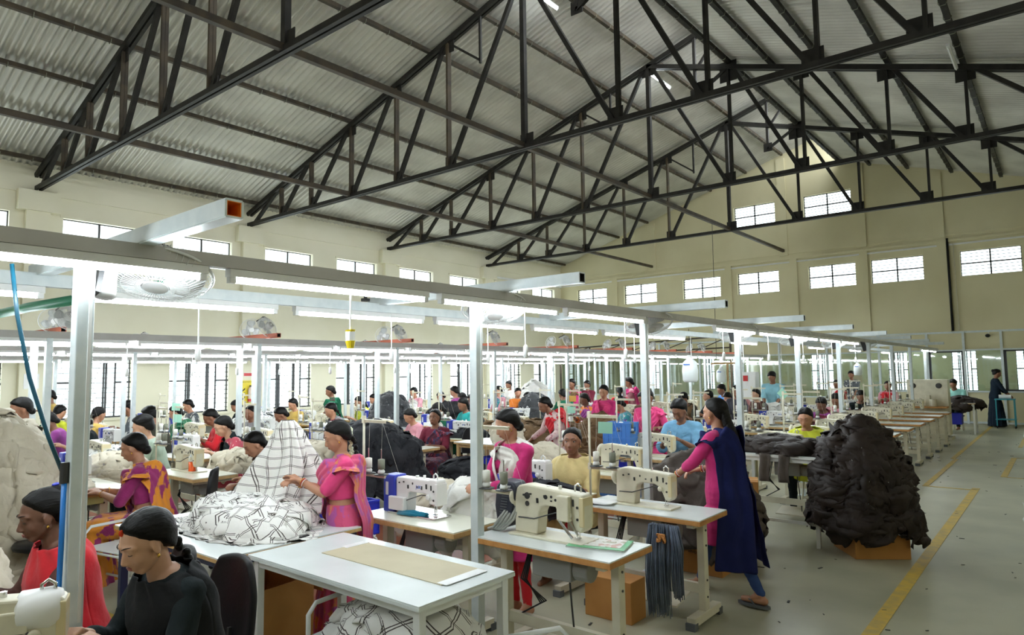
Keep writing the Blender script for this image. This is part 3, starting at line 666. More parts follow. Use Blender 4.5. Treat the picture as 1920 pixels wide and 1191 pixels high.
def head_geo(b, P, lids):
    M3 = P.HR; c = P.head
    def E(p, r, m=None): b.ell(c+M3 @ V(p), r, M3 if m is None else M3 @ m, 18, 12)
    def K(a, e, ra, rb): b.cap(c+M3 @ V(a), c+M3 @ V(e), ra, rb, 10)
    E((0, -.014, .026), (.074, .094, .088)); E((0, .022, -.022), (.060, .064, .080)); E((0, .048, -.082), (.024, .026, .022))
    for s in (-1, 1):
        K((s*.052, .0, -.045), (s*.018, .052, -.086), .018, .017); K((s*.014, .076, .030), (s*.044, .060, .026), .012, .012)
        E((s*.034, .053, -.026), (.022, .022, .026)); E((s*.010, .091, -.034), (.0085, .0095, .0075)); E((s*.076, -.004, -.008), (.008, .020, .031), Matrix.Rotation(-s*.35, 3, 'Z'))
        if lids: E((s*.030, .068, .008), (.015, .0125, .0115))
    K((0, .077, .012), (0, .096, -.028), .0085, .0115); E((0, .072, -.058), (.026, .015, .020))
    K((0, -.022, -.05), (0, 0, 0), .046, .046)
    b.cap(c+M3 @ V((0, -.022, -.06)), P.top-V((0, 0, .02)), .045 if P.fem else .053, .050 if P.fem else .060, 16)
def body_geo(P, vox, feet=True, lids=True):
    b = MB(); b.loft([P.ring(t) for t in (-.12, -.03, .06, .14, .22, .30, .37, .42, .455, P.L_-.025, P.L_+.005)])
    for s in (-1, 1):
        sh, el, wr = P.arm(s); k = .95 if P.fem else 1.12
        b.cap(P.pt(P.L_-.06)+V((s*.07, -.01, 0)), sh, .048*k, .050*k); b.cap(sh, el, .046*k, .035*k); b.cap(el, el+(wr-el)*.35, .036*k, .036*k); b.cap(el+(wr-el)*.35, wr, .036*k, .0235*k)
        hand_geo(b, wr, (wr-el), s, P.curl, 1.0 if vox < .008 else 1.2)
        if P.fem: b.ell(P.surf(.31, 90-s*-32, -.03), (.058, .05, .055))
        h, kn, an = P.knees(s); b.cap(h, kn, .085, .058); b.cap(kn, an, .055, .033)
        if feet: b.cap(an+V((0, -.03, -.045)), an+V((0, .14, -.055)), .032, .024); b.cap(an, an+V((0, .05, -.035)), .035, .03)
    head_geo(b, P, lids)
    return b.mesh('body', True, mods=[('REMESH', dict(mode='VOXEL', voxel_size=vox, use_smooth_shade=True)), ('SMOOTH', dict(iterations=3 if vox < .007 else 2, factor=.5))])
def hair_geo(P, style, vox):
    M3 = P.HR; c = P.head; b = MB(); n, k = 40, 26; pts = []
    for i in range(k+1):
        for j in range(n):
            th = pi*i/k; ph = 2*pi*j/n; d = V((sin(th)*cos(ph), sin(th)*sin(ph), cos(th)))
            f = d.z*.92-(d.y*.78 if d.y > 0 else d.y*1.5)+.09+(.26*max(0, abs(d.x)-.45) if d.y > 0 else 0)+.05*noise.noise(d*5); cov = max(-1, min(1, f/.30)); r = 1/sqrt((d.x/.0745)**2+(d.y/.0945)**2+(d.z/(.0885 if d.z > 0 else .0885+.045*min(1, -d.z*1.6)*max(0, min(1, .3-d.y*2))))**2)
            thick = .009+.005*max(0, d.z)+.015*max(0, -d.y)+.0035*noise.noise(d*4)+(.012 if style in ('short', 'puff') and d.z > .2 else 0)
            r = r+(-.005+(thick+.005)*(1-(1-cov)**2) if cov > 0 else -.005+.02*cov)
            if d.z < -.75: r -= .03*min(1, (-.75-d.z)/.2)
            if d.z > .2 and abs(d.x) < .10 and style != 'short': r -= .0045*(1-abs(d.x)/.10)
            pts.append(c+M3 @ (V((0, -.014, .026))+d*r))
    vs = pts; fs = [(i*n+j, i*n+(j+1) % n, (i+1)*n+(j+1) % n, (i+1)*n+j) for i in range(k) for j in range(n)]
    b.add(vs, fs)
    def E(p, r): b.ell(c+M3 @ V(p), r, M3, 14, 10)
    if style == 'bun': E((0, -.125, .035), (.045, .038, .042)); E((0.01, -.135, .05), (.03, .03, .03))
    if style == 'topbun': E((0, -.085, .092), (.042, .042, .034)); E((.02, -.10, .10), (.028, .028, .025))
    if style == 'low': E((0, -.095, -.055), (.046, .040, .042))
    if style in ('braid', 'pony', 'long'):
        p = c+M3 @ V((0, -.10, -.02)); q = c+M3 @ V((0, -.115, -.10)); path = [p, q]
        t = P.L_-.06
        while t > (.05 if style != 'long' else -.06): path.append(P.surf(t, -90, .035)); t -= .05
        tot = len(path)
        for i in range(tot-1):
            a, e = path[i], path[i+1]; m = 3
            for u in range(m):
                p = a.lerp(e, u/m); w = (.026 if style == 'braid' else .036 if style == 'pony' else .055)*(1-.55*(i/tot)**1.5)
                if style == 'braid': s = 1 if (i*m+u) % 2 else -1; b.ell(p+V((s*.009, 0, 0)), (w*.75, w*.7, w*.95), Matrix.Rotation(s*.5, 3, 'Y'), 10, 7)
                else: b.ell(p, (w, w*.65, w*1.2), None, 12, 8)
    return b.mesh('hair', True, fixn=True)
def wrinkle(me, P, amp, pleat=0, zp=.5, seed=0):
    me.update(); n_ = len(me.vertices); co = [0.0]*(3*n_); no = [0.0]*(3*n_); me.vertices.foreach_get('co', co); me.vertex_normals.foreach_get('vector', no)
    for i in range(n_):
        p = V(co[3*i:3*i+3]); nrm = V(no[3*i:3*i+3])
        d = amp*(noise.noise(V((p.x*9+seed, p.y*9, p.z*16)))*1.0+.6*abs(noise.noise(V((p.x*20, p.y*20+seed, p.z*26)))))
        if pleat and p.z < zp: d += pleat*min(1, (zp-p.z)/.3)*sin(17*atan2(p.x, p.y-.05)+1.5*noise.noise(p*3))
        co[3*i:3*i+3] = p+nrm*d
    me.vertices.foreach_set('co', co); me.update(); return me
def cloth_geo(P, top, bottom, sleeve, vox, loose=1.0, seed=0):
    o = .014*loose; out = {}
    rm = lambda b, nm: b.mesh(nm, True, mods=[('REMESH', dict(mode='VOXEL', voxel_size=vox, use_smooth_shade=True)), ('SMOOTH', dict(iterations=2, factor=.5))])
    b = MB(); ts = [.0, .06, .14, .22, .30, .37, .42, .455]
    if top == 'kurta': ts = [-.12, -.05]+ts
    if top == 'shirt': ts = [-.10]+ts
    if top == 'blouse': ts = [.16, .22, .30, .37, .42, .455]
    rings = [P.ring(t, o+(.006 if t < .1 else 0)) for t in ts]; rings.append(P.ring(P.L_-.03, o*.6)); 
    if top in ('shirt', 'kurta'): rings.append(P.ring(P.L_-.01, .008))
    if top == 'kurta' and P.kind == 'stand':
        lo = []
        for z, rx, ry in ((.46, .235, .185), (.56, .225, .17), (.66, .21, .155), (.74, .20, .145)): lo.append([V((cos(2*pi*i/20)*rx, sin(2*pi*i/20)*ry+.0, z)) for i in range(20)])
        rings = lo+rings
    b.loft(rings)
    for s in (-1, 1):
        sh, el, wr = P.arm(s); k = .95 if P.fem else 1.12
        b.cap(P.pt(P.L_-.06)+V((s*.07, -.01, 0)), sh, .048*k+o, .050*k+o)
        if sleeve <= 1: b.cap(sh, sh+(el-sh)*sleeve, .048*k+o, (.050-.012*sleeve)*k+o*1.1)
        else: b.cap(sh, el, .047*k+o, .038*k+o); b.cap(el, el+(wr-el)*(sleeve-1), .038*k+o, (.038-.012*(sleeve-1))*k+o)
        if P.fem: b.ell(P.surf(.31, 90-s*-32, -.03+o), (.060, .052, .057))
    if top == 'kurta' and P.kind == 'sit':
        for s in (-1, 1): h, kn, an = P.knees(s); b.cap(h, kn-V((0, .02, 0)), .10, .078)
        b.loft([[V((cos(2*pi*i/20)*.185, y, .54+sin(2*pi*i/20)*.085)) for i in range(20)] for y in (0.0, .2, .38)])
    out['top'] = wrinkle(rm(b, 'garment'), P, .006*loose, seed=seed)
    b = MB()
    if bottom == 'pants':
        for s in (-1, 1): h, kn, an = P.knees(s); b.cap(h, kn, .098, .068); b.cap(kn, an+V((0, 0, .02)), .066, .046)
        b.loft([P.ring(t, .010) for t in (-.12, -.05, .02, .08)])
    elif bottom == 'leggings':
        for s in (-1, 1): h, kn, an = P.knees(s); b.cap(h, kn, .088, .060); b.cap(kn, an+V((0, 0, .01)), .058, .037)
        b.loft([P.ring(t, .006) for t in (-.12, -.05, .02, .08)])
    elif bottom == 'skirt':
        if P.kind == 'stand':
            R_ = [[V((cos(2*pi*i/24)*rx, sin(2*pi*i/24)*ry, z)) for i in range(24)] for z, rx, ry in ((.03, .27, .22), (.25, .25, .20), (.5, .23, .18), (.7, .205, .155))]
            b.loft(R_+[P.ring(t, .016, 24) for t in (-.10, -.03, .05, .12)])
        else:
            for s in (-1, 1): h, kn, an = P.knees(s); b.cap(h, kn, .105, .085); b.cap(kn, V((s*.13, .40, .10)), .085, .09)
            b.loft([[V((cos(2*pi*i/20)*rx, .40+sin(2*pi*i/20)*ry, z)) for i in range(20)] for z, rx, ry in ((.03, .26, .16), (.3, .22, .13), (.56, .18, .09))])
            b.loft([[V((cos(2*pi*i/20)*.19, y, .54+sin(2*pi*i/20)*.075)) for i in range(20)] for y in (0.0, .2, .40)])
            b.loft([P.ring(t, .016, 24) for t in (-.12, -.03, .05, .12)])
    if bottom: out['bottom'] = wrinkle(rm(b, 'lower'), P, .006*loose, .009 if bottom == 'skirt' else 0, .55, seed)
    return out
def strip(b, path, width, folds=3, amp=.010, nv=12, seed=0, taper=None):
    """cloth band along a list of (point, across-vector, outward) triples"""
    n = len(path); P = []; UV = []; dist = 0
    for i, (p, ac, ou) in enumerate(path):
        if i: dist += (p-path[i-1][0]).length
        w = width if not isinstance(width, (list, tuple)) else width[0]+(width[1]-width[0])*i/(n-1)
        for j in range(nv):
            v = j/(nv-1); q = p+ac*((v-.5)*w)+ou*(amp*sin(v*folds*2*pi+.8*sin(i*.5+seed))+amp*.7*noise.noise(V((v*3+seed, i*.35, 0))))
            P.append(q); UV.append((v*w, dist))
    b.grid(P, n, nv, UV)
def scarf_geo(P, kind, seed=0):
    b = MB(); out = lambda a: V((cos(a*pi/180), sin(a*pi/180), 0))
    def ts(seq):
        """seq of (t, angle, offset[, extra y]) -> smooth path"""
        res = []
        for (t0, a0, o0), (t1, a1, o1) in zip(seq, seq[1:]):
            for i in range(6): u = i/6; res.append((t0+(t1-t0)*u, a0+(a1-a0)*u, o0+(o1-o0)*u))
        res.append(seq[-1]); pts = [P.surf(t, a, o) for t, a, o in res]; tri = []
        for i, p in enumerate(pts):
            d = (pts[min(i+1, len(pts)-1)]-pts[max(i-1, 0)]).normalized(); t, a, o = res[i]; ou = out(a)
            if t > P.L_-.08: ou = (ou*.5+V((0, 0, 1))).normalized()
            ac = d.cross(ou).normalized(); tri.append((p, ac, ou))
        return tri
    L = P.L_
    if kind == 'pallu':     # from the right hip across the chest over the left shoulder and down the back
        strip(b, ts([(.0, 20, .03), (.10, 55, .035), (.22, 85, .035), (.34, 112, .035), (.43, 135, .035), (L-.045, 172, .028), (.42, 222, .035), (.3, 238, .04), (.12, 242, .045), (-.10, 242, .06), (-.3, 242, .07)]), (.17, .26), 4, .008, 14, seed)
    if kind == 'stole':     # both ends hang in front, loop behind the neck
        for s in (-1, 1): strip(b, ts([(L-.005, -90, .02), (L-.02, -90+s*55, .025), (L-.035, -90+s*105, .03), (.40, 90-s*38 if 0 else 90+s*-38, .035), (.28, 90-s*30, .035), (.12, 90-s*26, .045), (-.05, 90-s*24, .055)]), (.13, .19), 3, .008, 12, seed+s)
    if kind == 'vback':     # V across the chest, both ends down the back
        for s in (-1, 1): strip(b, ts([(.33, 90, .035), (.39, 90-s*28, .035), (.45, 90-s*62, .032), (L-.045, 90-s*95, .03), (.40, 90-s*140, .045), (.25, 90-s*148, .06), (.05, 90-s*148, .065), (-.15, 90-s*143, .085), (-.38, 90-s*138, .12), (-.60, 90-s*134, .15)]), (.17, .34), 2.3, .010, 16, seed+s)
    if kind == 'shawl':     # wraps shoulders and upper arms
        for i in (0,):
            rings = [[P.surf(t, a, .05+.02*cos(2*a*pi/180)+.01*sin(9*a*pi/180+t*30)) for a in range(-170, 191, 8)] for t in (.02, .10, .18, .26, .34, .41, .45, L-.02, L)]
            R2 = [p for r in rings for p in r]; b.grid(R2, len(rings), len(rings[0]), [(j*.02, i*.06) for i in range(len(rings)) for j in range(len(rings[0]))])
    return b.mesh('scarf', True, mods=[('SUBSURF', dict(levels=1, render_levels=1)), ('SOLIDIFY', dict(thickness=.004, offset=1))])
def person(label, head, rz, pose, s=1.0, skin=0, hair='low', top=('kurta', None), bottom=('leggings', None), sleeve=.8, scarf=None, vox=.013, loose=1.0, z=0, extras=(), group=None, name='person', seed=0, cat='person', open_eyes=False, key=None):
    """pose: dict for Pose; top/bottom/scarf: (kind, material)"""
    pk = tuple(sorted((k, v if not isinstance(v, V) else tuple(v)) for k, v in pose.items())); P = Pose(**pose)
    hx_, hy_, hz_ = head; 
    if P.kind == 'stand': s = hz_/P.head.z
    off = Matrix.Rotation(rz, 3, 'Z') @ (P.head*s); T = thing(name, label, cat, (hx_-off.x, hy_-off.y, hz_-off.z if P.kind == 'sit' else 0), rz, group); T.scale = (s,)*3
    def G(kind, fn, *k):
        kk = (kind, pk)+k
        if kk not in GEO: GEO[kk] = fn()
        return GEO[kk]
    near = vox < .009
    B = link('body', G('body', lambda: body_geo(P, vox, True, not open_eyes), vox, open_eyes), SK[skin], T, True)
    link('hair', G('hair', lambda: hair_geo(P, hair, vox), hair), M_hair, T, True)
    cv = max(vox, .010)
    cg = G('cloth', lambda: cloth_geo(P, top[0], bottom[0], sleeve, cv, loose, seed), top[0], bottom[0], sleeve, cv, loose)
    link({'shirt': 'shirt', 'kurta': 'tunic', 'blouse': 'blouse'}[top[0]], cg['top'], top[1], T, True)
    if 'bottom' in cg: link({'pants': 'trousers', 'leggings': 'leggings', 'skirt': 'skirt'}[bottom[0]], cg['bottom'], bottom[1], T, True)
    if scarf:
        link({'pallu': 'sari_drape', 'stole': 'scarf', 'vback': 'scarf', 'shawl': 'shawl'}[scarf[0]], G('scarf', lambda: scarf_geo(P, scarf[0], seed), scarf[0]), scarf[1], T, True)
    M3 = P.HR; c = P.head
    if vox <= .0105:
        for s_ in (-1, 1):
            if open_eyes:
                e = MB().ell(c+M3 @ V((s_*.031, .0615, .008)), (.0125, .0115, .0095), M3, 12, 9).build('eye', M_eyew, T, smooth=True)
                MB().ell(c+M3 @ V((s_*.031-.002, .0722, .007)), (.0060, .0022, .0060), M3, 10, 7).build('iris', M_ink, e, smooth=True)
                MB().tube([c+M3 @ V((s_*.031+a*.0145, .0730-.005*a*a, .0115+.004*(1-a*a))) for a in (-1, -.5, 0, .5, 1)], .0026, 6).build('eyelid', SK[skin], T, smooth=True)
            else: MB().tube([c+M3 @ V((s_*.030+a*.0135, .0805-.0075*a*a, .0035-.0015*(1-a*a))) for a in (-1, -.5, 0, .5, 1)], .0014, 6).build('eyelashes', M_ink, T)
            MB().tube([c+M3 @ V((s_*(.013+.032*a), .0885-.018*a*a-.004*a, .032+.005*sin(a*pi*.8))) for a in (0, .3, .6, 1)], [.0016, .0024, .0022, .0008], 6).build('eyebrow', M_hair, T)
        MB().ell(c+M3 @ V((0, .0855, -.0555)), (.019, .0062, .0045), M3, 14, 8).ell(c+M3 @ V((0, .0845, -.0625)), (.016, .0062, .0050), M3, 14, 8).build('lips', M_lips, T, smooth=True)
    T['_p'] = 1; PZ[T.name] = P
    del T['_p']
    return T, P
PZ = {}
# ================================================================ machines and tables
def sewing_table(w=1.06, d=.50, h=.78, edge=M_edge, lam=M_lam, name='sewing_table'):
    """origin on the floor, middle of the table"""
    T = thing(name, '', 'sewing table')
    MB().bx(-w/2+.003, w/2-.003, -d/2+.003, d/2-.003, h-.008, h).build('tabletop', lam, T)
    e = MB().bx(-w/2, w/2, -d/2, d/2, h-.042, h-.0085); e.build('plywood_edge', edge, T, bevel=.002)
    for s in (-1, 1):
        l = MB(); x = s*(w/2-.10)
        l.bx(x-.028, x+.028, -.035, .035, .07, h-.07); l.bx(x-.03, x+.03, -.20, .20, h-.075, h-.042); l.bx(x-.034, x+.034, -d/2+.02, d/2-.02, .025, .085)
        L = l.build('leg', M_legc, T, bevel=.004)
        for q in (-1, 1): MB().bx(x-.036, x+.036, q*(d/2-.03)-.03, q*(d/2-.03)+.03, 0, .05).build('rubber_foot', M_rubber, L)
        b = MB()
        for z in (.18, .30, .55, .66): b.cyl((x+s*.028, .0, z), (x+s*.034, 0, z), .008, n=8)
        b.build('bolts', M_dark, L)
    MB().bx(-w/2+.12, w/2-.12, -.02, .02, .20, .27).build('crossbar', M_legc, T)
    MB().box((.05, .02, .12), (.42, .26, .012), m=rotx(.2)).build('treadle', M_legc, T)
    m = MB(); m.box((-.02, .02, h-.15), (.30, .16, .16)); m.cyl((.13, .02, h-.16), (.24, .02, h-.16), .07, n=14); m.build('motor_box', mat('grey_motor', (.30, .31, .30), .45), T, bevel=.008)
    MB().tube([(.12, .0, .13), (.10, -.01, .4), (.08, 0, h-.22)], .006, 6).build('treadle_rod', M_dark, T)
    c = MB()
    for i in range(4): c.tube([(-.2-.02*i, .02*i, h-.05), (-.24-.015*i, -.03, .5), (-.15, .02*i, .36), (-.35, 0, .24)], .006, 5)
    c.build('cables', M_black, T)['kind'] = 'stuff'
    return T
def machine(kind='white'):
    """needle at the origin on the table top, arm runs to -x, head at +x; seen here from behind"""
    T = thing('sewing_machine', '', 'sewing machine'); w = kind == 'white'; m = M_jwhite if w else M_cream
    rot = 0
    if w: poly = [(-.40, .012), (-.40, .262), (-.385, .275), (-.05, .275), (-.02, .283), (.045, .283), (.055, .27), (.055, .12), (.045, .10), (-.03, .10), (-.045, .15), (-.07, .172), (-.24, .172), (-.262, .16), (-.275, .012)]
    else: poly = [(-.43, .012), (-.43, .25), (-.40, .285), (-.34, .295), (-.04, .275), (.045, .268), (.058, .25), (.060, .085), (.035, .06), (.0, .07), (-.02, .12), (-.05, .165), (-.09, .185), (-.20, .185), (-.235, .17), (-.25, .14), (-.265, .012)]
    MB().prism(poly, -.047, .047).build('arm_casting', m, T, bevel=.010, smooth=False)
    MB().bx(-.45, .07, -.088, .088, 0, .014).build('bed_plate', M_chrome if w else m, T, bevel=.003)
    MB().bx(.030, .0585, -.052, .052, .095, .255).build('face_plate', M_jwhite if w else mat('yellowed_plate', (.70, .60, .36), .4), T, bevel=.004)
    n = MB(); n.cyl((0, 0, .016), (0, 0, .10), .003, .004, 8); n.cyl((0, 0, .06), (0, 0, .12), .007, n=8); n.cyl((-.018, 0, .02), (-.018, 0, .12), .004, n=8); n.build('needle_bar', M_chrome, T)
    MB().box((-.012, .0, .022), (.035, .02, .006)).build('presser_foot', M_chrome, T)
    if w:
        h = MB().bx(-.53, -.402, -.065, .065, .0, .285); o = h.build('motor_housing', M_blue, T, bevel=.010)
        MB().bx(-.50, -.47, -.0665, -.065, .13, .23).build('label_plate', M_white, o)
        MB().lathe([(.045, 0), (.052, .01), (.052, .03), (.04, .035)], (-.53, 0, .20), 18, 'X').build('handwheel', M_blue, T, smooth=True)
        MB().bx(-.44, -.27, -.092, -.05, .03, .13).build('control_box', M_jwhite, T, bevel=.006)
        text_mesh('JUKI', .034, mat('logo_blue', (.02, .12, .50), .4), T, (-.175, -.0478, .205), (pi/2, 0, 0), 'logo')
    else:
        MB().lathe([(.02, -.02), (.05, -.018), (.068, 0), (.072, .012), (.068, .024), (.03, .026)], (-.455, 0, .215), 20, 'X').build('handwheel', m, T, smooth=True)
    k = MB(); rnd = random.Random(5)
    for i in range(8): x = -.36+.05*i; k.cyl((x, -.0475, .195+.055*rnd.random()), (x, -.0495, .20+.05*rnd.random()), .005+.003*rnd.random(), n=8)
    k.cyl((.02, -.052, .20), (.02, -.054, .20), .008, n=8); k.cyl((.02, -.052, .135), (.02, -.054, .135), .008, n=8)
    k.build('screw_holes', M_ink, T)
    MB().lathe([(.012, 0), (.02, .004), (.02, .014), (.012, .022)], (-.03, -.070, .155), 14, 'Y').build('tension_knob', m, T, smooth=True)
    MB().tube([(-.02, -.01, .28), (-.02, -.01, .31), (.0, -.01, .325), (.02, -.01, .31), (.02, -.01, .28)], .006, 8).build('thread_guide', m if w else M_chrome, T, smooth=True)
    MB().cyl((-.13, 0, .27), (-.13, 0, .30), .010, .012, 10).build('oil_cap', M_chrome if not w else M_jwhite, T); MB().cyl((-.22, .01, .27), (-.22, .01, .29), .014, n=10).build('oil_cap', M_chrome if not w else M_jwhite, T)
    MB().tube([(-.40, -.05, .10), (-.28, -.055, .105), (-.10, -.058, .165), (-.02, -.055, .165)], .004, 6).build('lift_lever', M_dark, T)
    return T
def thread_stand(cones=2):
    T = thing('thread_stand', '', 'thread stand')
    MB().cyl((0, 0, 0), (0, 0, .74), .0095, n=10).build('pole', M_legc, T, smooth=True)
    MB().cyl((0, 0, -.0), (0, 0, .012), .022).build('pole_base', M_dark, T); MB().bx(-.014, .014, -.012, .012, .69, .745).build('clamp', M_cream, T); MB().bx(-.014, .014, -.012, .012, .28, .33).build('clamp', M_cream, T)
    MB().box((.13, 0, .715), (.26, .022, .008)).box((.13, .0, .705), (.26, .006, .02)).build('guide_arm', M_cream, T); MB().box((.12, 0, .30), (.27, .022, .008)).box((.12, 0, .292), (.27, .006, .016)).build('spool_arm', M_cream, T)
    for i in range(cones):
        x = .06+.15*i; MB().lathe([(.006, 0), (.055, .004), (.055, .008), (.006, .012)], (x, 0, .304), 16).build('spool_plate', M_dark, T, smooth=True)
        MB().cyl((x, 0, .31), (x, 0, .50), .004, n=6).build('spool_pin', M_chrome, T)
        MB().lathe([(.024, .0), (.028, .015), (.022, .03), (.012, .032)], (x, 0, .316), 12).build('cone_foot', M_white, T, smooth=True)
        MB().lathe([(.010, 0), (.027, .004), (.026, .075), (.010, .08)], (x, 0, .348), 14).build('thread_cone', M_thread if i == 0 else M_gthread, T, smooth=True)
    t = MB(); t.tube([(.06, 0, .43), (.07, 0, .705)], .0008, 4); t.tube([(.21, 0, .43), (.22, 0, .705), (.30, .1, .30)], .0008, 4); t.build('thread', M_thread, T)
    return T
def chair(name='office_chair'):
    T = thing(name, '', 'chair'); seat = MB(); seat.lathe([(.16, 0), (.205, .015), (.215, .04), (.20, .065), (.10, .075)], (0, 0, .42), 24).build('seat', M_black, T, smooth=True)
    P = []; n, k = 13, 11
    for sgn in (0, 1):
        for i in range(n):
            for j in range(k):
                v = i/(n-1); u = j/(k-1)*2-1; wv = .19*(1-.55*max(0, v-.55)**1.4*2)*(1-.25*max(0, .25-v)); P.append((u*wv, -.215-.035*(1-u*u)*1.0+(.045 if sgn else 0)*(1-abs(u)**4)*(1-abs(v*2-1)**6)+.03*v*-1, .56+.42*v-.02*u*u*(v > .9)))
    b = MB(); b.grid(P[:n*k], n, k); b.build('backrest', M_black, T, smooth=True, mods=[('SOLIDIFY', dict(thickness=.035, offset=0)), ('SUBSURF', dict(levels=1, render_levels=1))])
    MB().bar((0, -.02, .41), (0, -.24, .40), .05, .02).bar((0, -.23, .40), (0, -.245, .64), .05, .015).build('back_bracket', M_dark, T)
    MB().cyl((0, 0, .12), (0, 0, .42), .03, .022).build('gas_column', M_dark, T)
    for i in range(5):
        a = 2*pi*i/5; l = MB(); l.bar((0, 0, .12), (.25*cos(a), .25*sin(a), .07), .04, .03); L = l.build('leg', M_black, T); MB().cyl((.25*cos(a)-.01, .25*sin(a), .027), (.25*cos(a)+.015, .25*sin(a), .027), .027).build('caster', M_black, L)
    return T
TB = sewing_table(); TBP = sewing_table(edge=M_edgel, lam=M_lamc); MW = machine('white'); MC = machine('cream'); TS = thread_stand(); CH = chair()
TB.name = 'sewing_table'; P_TB = {'o': TB, 'p': TBP}; UT = {}
first_ = {}
def put(proto, loc, rz, label, group=None):
    k = proto.as_pointer(); o = copy_tree(proto) if first_.get(k) else proto; first_[k] = 1
    o.location = loc; o.rotation_euler = (0, 0, rz); o['label'] = label
    if group: o['group'] = group
    return o
def rowname(n): return 'aisle-side table row' if n == 'first' else '%s table row from the aisle' % n
# stations: (row word, x centre, list of near-edge y, edge kind, machine kinds)
R = random.Random(11)
def station(rw, i, xc, y0, ek, mk, ts=True, word=None, mx=.10, d=.50):
    w_ = word or '%s from the near end of the %s' % (ORD[i], rowname(rw))
    put(P_TB[ek], (xc, y0+.25, 0), 0, 'sewing table, '+w_, 'sewing tables of the %s row' % rw)
    if mk: put(MW if mk == 'w' else MC, (xc+mx, y0+.27, .78), 0, ('white sewing machine, ' if mk == 'w' else 'cream sewing machine, ')+w_, 'machines of the %s row' % rw)
    if ts: put(TS, (xc-.50, y0+.06 if ts == 1 else y0+.44, .78), 0, 'thread stand, '+w_, 'thread stands of the %s row' % rw)
# foreground stations
station('first', 0, -2.565, 3.32, 'o', None, ts=1, word='nearest of the first row, magazine lying on it')
station('second', 0, -3.76, 3.30, 'p', 'w', ts=1, word='nearest of the second row, blue cloth roll on it', mx=.09)
station('first', 1, -2.60, 4.60, 'o', 'c', ts=0, word='second of the first row beside the yarn mop', mx=.15)
station('second', 1, -3.78, 4.62, 'p', 'w', ts=0, word='second of the second row before the woman in pale yellow', mx=.12)
put(TS, (-3.02, 4.66, .78), 0, 'thread stand with mint green card, before the woman in pale yellow')
station('second', 2, -3.85, 6.05, 'p', 'c', ts=1, word='third of the second row behind the woman in pale yellow', mx=.35)
station('second', 3, -3.95, 7.45, 'p', 'c', ts=1, word='fourth of the second row before the man in the blue shirt', mx=.12)
ys1 = [8.35, 9.6, 10.9, 12.15, 13.4, 14.65, 15.9, 17.2, 18.5]
for i, y in enumerate(ys1): station('first', i+3, -2.68, y, 'o', 'c', ts=1 if i % 2 == 0 else 2, mx=-.05 if i > 2 else .1)
for i, y in enumerate([8.9, 10.2, 11.5, 12.8, 14.1, 15.4, 16.8, 18.2, 20]): station('second', i+4, -4.15, y, 'p', 'cw'[i % 2], ts=1 if i % 2 else 2)
ysB = [2.32, 3.38, 4.45, 5.45, 6.47, 7.9, 9.3, 10.7, 12.1, 13.6, 15.1, 16.6]
for i, y in enumerate(ysB): station('third', i, -7.62, y, 'p', 'w' if i in (0, 5, 7) else 'c' if i != 4 else None, ts=1 if i not in (4, 0) else 0, mx=-.15 if i == 0 else .05)
for i, y in enumerate([3.0, 4.1, 5.2, 6.3, 7.5, 8.8, 10.1, 11.4, 12.8, 14.2, 15.8]): station('fourth', i, -9.25, y, 'p', 'cw'[i % 2], ts=1 if i % 2 else 0)
for i, y in enumerate([3.9, 5.2, 6.5, 7.8, 9.1, 10.4, 11.9, 13.4, 15.0]): station('fifth', i, -11.35, y, 'p', 'wc'[i % 2], ts=1 if i % 2 == 0 else 0)
for i, y in enumerate([4.3, 5.7, 7.1, 8.5, 9.9, 11.5, 13.2, 15]): station('sixth', i, -13.0, y, 'p', 'cw'[i % 2], ts=1 if i % 2 else 0)
for i, y in enumerate([4.6, 6.0, 7.4, 8.8, 10.4, 12.2, 14]): station('seventh', i, -15.2, y, 'p', 'cw'[i % 2], ts=0)
# the big machine on the nearest aisle-side table: own shape, black ribbed motor cover and hose bundle
T = machine('cream'); T.name = 'sewing_machine'; T['label'] = 'cream sewing machine with black ribbed motor cover on the table with the magazine'; T.location = (-2.42, 3.60, .78); T.scale = (1.12, 1.12, 1.12)
b = MB(); b.prism([(-.56, .03), (-.58, .15), (-.565, .27), (-.53, .305), (-.44, .30), (-.41, .27), (-.47, .03)], -.06, .06); mc = b.build('motor_cover', mat('navy_black_cover', (.02, .022, .04), .45), T, bevel=.012)
rb = MB()
for i in range(9): rb.box((-.515+.003*i, -.062, .10+.016*i), (.05, .004, .005))
rb.build('ribs', M_rubber, mc); text_mesh('brother', .026, M_white, mc, (-.53, -.0615, .265), (pi/2, 0, 0), 'lettering')
h = MB()
for i in range(5): h.tube([(-.40-.02*i, -.03, .16), (-.44-.02*i, -.05-.01*i, .08), (-.50-.02*i, -.07, .02), (-.58-.015*i, -.05, .0)], .009, 8)
h.build('grey_hoses', mat('grey_hose', (.33, .34, .31), .4), T, smooth=True)
MB().bx(-.10, -.02, -.085, -.047, .12, .26).build('side_box', M_cream, T, bevel=.006); MB().bar((-.09, -.08, .13), (-.01, -.06, .03), .012).bar((.02, -.05, .05), (-.02, -.07, .12), .01).build('link_lever', M_chrome, T)
v = MB()
for x, z, r_ in ((-.335, .23, .02), (-.335, .185, .015), (-.20, .235, .013), (-.16, .24, .008), (-.13, .225, .008)): v.cyl((x, -.0475, z), (x, -.050, z), r_, n=16)
v.build('round_plugs', M_ink, T)
